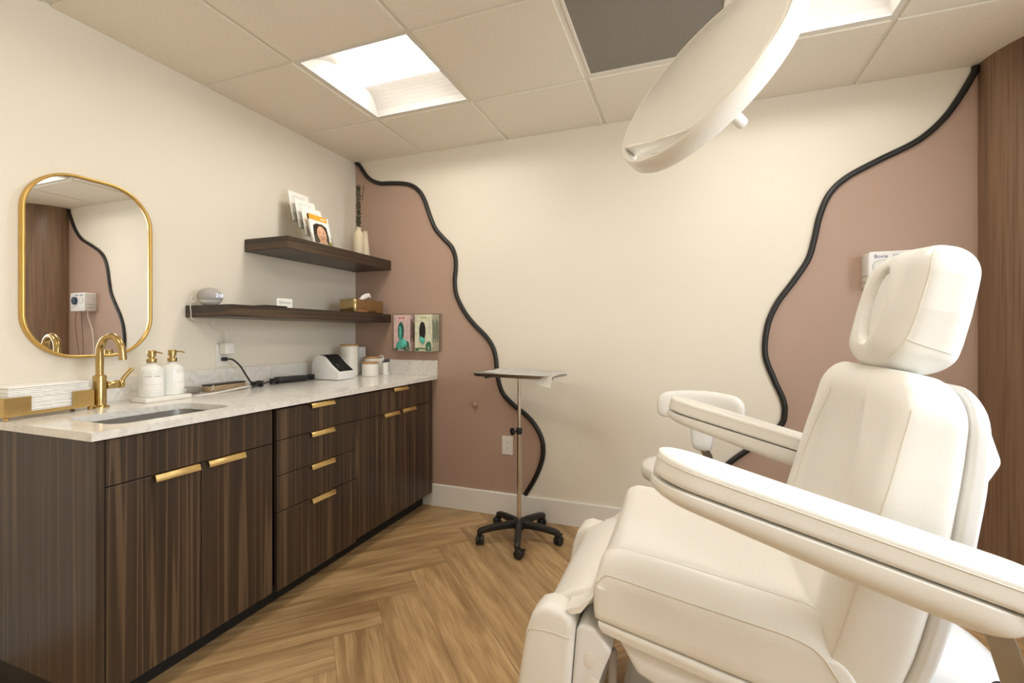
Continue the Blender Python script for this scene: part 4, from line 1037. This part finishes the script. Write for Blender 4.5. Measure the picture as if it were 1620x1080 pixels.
MB().prism(fl, 1, YC - .296, YC + .296, .0015, 1, ang=30).build('leg_flap', 'vinyl', ch, angle=40)
lsh = [(1.9855, .425), (2.000, .440), (2.035, .432), (2.072, .386), (2.050, .330), (2.028, .26), (2.010, .10), (1.957, .10), (1.9735, .28)]
ls = MB().prism(lsh, 1, YC - .286, YC + .286, .014, 4, ang=30).build('leg_shell', 'shell', ch, angle=40)
for s in (-1, 1):
    MB().ball((2.018, YC + s * .2845, .355), (.016, .0035, .024), 18, 12).build('raised_oval', 'adapter', ls)  # raised ovals added in place of the recessed dimples in the shell
    MB().ball((2.026, YC + s * .2845, .300), (.016, .003, .020), 18, 12).build('raised_oval', 'adapter', ls)
m = MB().loft([(V((2.062, YC - .20, .24 + q)), V((1, 0, 0)), Yv, r_, r_ * 1.4, 3) for q, r_ in ((0, .006), (.01, .010), (.09, .011), (.10, .006))], 16); m.build('release_lever', 'grey', ch)
# base: floor plate, lift column, rear motor cover
m = MB().prism(rounded_rect(.82, .46, .10, 8, 2.47, YC), 2, .03, .10, .02, 3); m.build('base_plate', 'shell', ch)
for dx in (-.34, .34):
    for dy in (-.17, .17): MB().lathe([(.03, 0), (.032, .004), (.032, .028), (.02, .031)], (2.47 + dx, YC + dy, 0), 20).build('base_foot', 'black', ch)
m = MB().loft([((2.40, YC, .10), V((1, 0, 0)), Yv, .20, .17, 4), ((2.42, YC, .18), V((1, 0, 0)), Yv, .17, .15, 4), ((2.42, YC, .29), V((1, 0, 0)), Yv, .14, .14, 4)], 40); m.build('lift_column', 'shell', ch)
mc = MB().loft([((2.765, YC - .045, .10), V((1, 0, 0)), Yv, .150, .20, 3.4), ((2.77, YC - .045, .24), V((1, 0, 0)), Yv, .148, .195, 3.2), ((2.772, YC - .045, .36), V((1, 0, 0)), Yv, .138, .182, 3), ((2.773, YC - .045, .43), V((1, 0, 0)), Yv, .11, .15, 2.6), ((2.774, YC - .045, .465), V((1, 0, 0)), Yv, .06, .09, 2.2)], 48).build('motor_cover', 'shell', ch, angle=60)
MB().tube(catmull([(2.79, YC - .235, .34), (2.80, YC - .226, .405), (2.812, YC - .200, .436), (2.828, YC - .190, .445), (2.845, YC - .188, .435), (2.862, YC - .190, .40), (2.885, YC - .18, .30), (2.925, YC - .10, .12), (2.98, YC - .02, .012), (3.2, YC + .3, .008)], 6), .006, 10).build('power_cord', 'black', mc)

# ------------------------------------------------------------------ rolling stool behind the chair
qx, qy = 2.222, -.612
st = thing('rolling_stool', 'white padded rolling stool with backrest behind the treatment chair', 'stool', (qx, qy, 0))
MB().lathe([(.001, .525), (.150, .525), (.165, .532), (.170, .545), (.170, .570), (.162, .585), (.135, .592), (.08, .594), (.001, .594)], (qx, qy, 0), 44).build('seat', 'vinyl', st, angle=60)
bd = V((.28, .96, 0)).normalized(); bs = V((bd.y, -bd.x, 0)); pc = V((2.303, -.401, 0))
def pad2(s):
    k = s / .19; return (pc + bs * s + V((0, 0, .822)) - bd * .035 * k * k + V((0, 0, -.018 * k * k)), bd, V((0, 0, 1)), .026, .062, 3.2)
MB().loft(soft(pad2, -.192, .192, .018, .040, 18, 8, run=.05), 36).build('backrest', 'vinyl', st, angle=60)
Z = V((0, 0, 1))
MB().loft([(pc + bd * .018 + Z * z, bs, bd, w, h, 4) for z, w, h in ((.790, .054, .020), (.70, .052, .024), (.64, .047, .026), (.612, .038, .022), (.602, .020, .012))], 28).build('backrest_bracket', 'shell', st, angle=60)
MB().tube([pc + bd * .022 + Z * .62, pc + bd * .040 + bs * .02 + Z * .575, pc + bd * .048 + bs * .025 + Z * .525, pc + bd * .030 + bs * .02 + Z * .500, pc - bd * .06 + Z * .505, pc - bd * .16 + Z * .5065], .002, 12, flat=.021, nrm=tuple(bs)).build('back_strap', 'strap', st)
MB().cyl((qx, qy, .10), (qx, qy, .36), .026, None, 20).cyl((qx, qy, .36), (qx, qy, .526), .014, None, 18).cyl((qx, qy, .508), (qx, qy, .5245), .08, None, 24).build('gas_lift', 'chrome', st)
for k in range(5):
    a = math.radians(20 + 72 * k); d = V((math.cos(a), math.sin(a), 0)); s = V((-d.y, d.x, 0)); c = V((qx, qy, 0))
    lg = MB().loft([(c + d * r + Z * z, s, Z, w, h, 4) for r, z, w, h in ((.015, .105, .020, .018), (.12, .092, .016, .014), (.24, .072, .013, .010))], 16).build('leg', 'chrome', st)
    w_ = c + d * .232
    MB().cyl(w_ + Z * .03, w_ + Z * .07, .006, None, 10).cyl(w_ + Z * .0262 - s * .016, w_ + Z * .0262 + s * .016, .026, None, 20, 0, .004).build('caster', 'black', lg)

# ------------------------------------------------------------------ exam lamp overhead
LC = V((2.261, -1.383, 1.852)); mb = V((-.633, -.599, .491)).normalized()          # mb: out of the back of the lamp
LR = .276
side = V((0, 0, 1)).cross(mb).normalized(); upv = mb.cross(side).normalized()      # upv: steepest way up in the plane of the lamp
LF = Matrix((side, upv, mb)).transposed().to_4x4(); LF.translation = LC
el = thing('exam_lamp', 'large round white exam lamp tilted overhead on a ceiling arm', 'exam lamp', tuple(LC))
# direction of the lowest corner seen in the photo: left and down
lowd = math.radians(-106)
m = MB(); bm = m.bm; n = 96; prof = [(LR - .016, -.050), (LR - .006, -.053), (LR - .001, -.046), (LR, -.025), (LR - .001, -.006), (LR - .006, .000), (LR - .016, -.003), (LR - .018, -.025)]
rg = [[bm.verts.new((r * math.cos(2 * PI * k / n), r * math.sin(2 * PI * k / n), z)) for r, z in prof] for k in range(n)]
for k in range(n):
    A_, B_ = rg[k], rg[(k + 1) % n]
    for j in range(len(prof)): bm.faces.new((A_[j], B_[j], B_[(j + 1) % len(prof)], A_[(j + 1) % len(prof)]))
bmesh.ops.recalc_face_normals(bm, faces=bm.faces)
m.xf(LF).build('rim_handle', 'lamp', el, angle=50)
def lamp_outline(R_, cut):
    pts = []
    for k in range(120):
        a = 2 * PI * k / 120; x, y = R_ * math.cos(a), R_ * math.sin(a)
        e = V((math.cos(lowd), math.sin(lowd))); d = x * e.x + y * e.y; lim = cut - .20 * ((x * -e.y + y * e.x) ** 2)
        if d > lim:
            x -= e.x * (d - lim); y -= e.y * (d - lim)
        pts.append((x, y))
    return pts
MB().prism(lamp_outline(LR - .014, .208), 2, -.046, .001, .006, 3, ang=40).xf(LF).build('housing', 'lamp', el, angle=50)
secs = [((0, 0, z), V((1, 0, 0)), V((0, 1, 0)), r, r, 2) for r, z in ((.212, .0005), (.20, .003), (.17, .007), (.12, .011), (.06, .013), (.01, .0135))]
MB().loft(secs, 64).xf(LF).build('back_dome', 'lamp', el, angle=60)
MB().loft([((0, 0, z), V((1, 0, 0)), V((0, 1, 0)), r, r, 2) for r, z in ((.215, -.0465), (.213, -.050), (.01, -.052))], 64).xf(LF).build('light_lens', 'led', el)
MB().loft([((0, 0, z), V((1, 0, 0)), V((0, 1, 0)), r, r, 2) for r, z in ((.030, -.050), (.028, -.062), (.0165, -.070), (.0155, -.10), (.0165, -.198), (.0155, -.206), (.011, -.210))], 28).xf(LF).build('grip_handle', 'lamp', el, angle=50)
top = LF @ V((0, LR - .002, -.025))
arm = catmull([top, top + V((.02, -.01, .05)), top + V((.05, -.04, .10)), V((2.42, -1.62, H - .09)), V((2.44, -1.64, H - .04)), V((2.44, -1.64, H - .001))], 6)
MB().tube(arm, .018, 14).build('ceiling_arm', 'lamp', el)
MB().lathe([(.09, -.001), (.09, -.018), (.082, -.028), (.03, -.034)], (2.44, -1.64, H), 32).build('ceiling_mount', 'lamp', el)

# ------------------------------------------------------------------ light, camera, view
w = bpy.data.worlds.new('day'); scn.world = w; w.use_nodes = True
w.node_tree.nodes['Background'].inputs[0].default_value = (.72, .84, 1, 1); w.node_tree.nodes['Background'].inputs[1].default_value = 1.0
def area(name, loc, rot, sx, sy, power, col):
    l = bpy.data.lights.new(name, 'AREA'); l.shape = 'RECTANGLE'; l.size = sx; l.size_y = sy; l.energy = power; l.color = col
    o = bpy.data.objects.new(name, l); COL.objects.link(o); o.location = loc; o.rotation_euler = rot; return o
area('window_daylight', (RX + .30, -2.05, 1.5), (0, math.radians(90), 0), 1.3, 1.4, 54, (.86, .93, 1.0))
cam = bpy.data.cameras.new('camera'); cam.sensor_width = 36; cam.sensor_fit = 'HORIZONTAL'; cam.lens = 733.56 / 1620 * 36
cam.shift_y = -(540 - 527.76) / 1620; cam.clip_start = .02
co = bpy.data.objects.new('camera', cam); COL.objects.link(co); co.location = (2.2401, -2.7377, 1.15); co.rotation_euler = (PI / 2, 0, .3603); scn.camera = co
scn.view_settings.view_transform = 'Standard'; scn.view_settings.look = 'None'; scn.view_settings.gamma = 1; scn.view_settings.use_curve_mapping = False
scn.view_settings.exposure = 0.22
scn.cycles.use_denoising = True
scn.cycles.diffuse_bounces = 6; scn.cycles.max_bounces = 16; scn.cycles.transparent_max_bounces = 32; scn.cycles.sample_clamp_indirect = 8
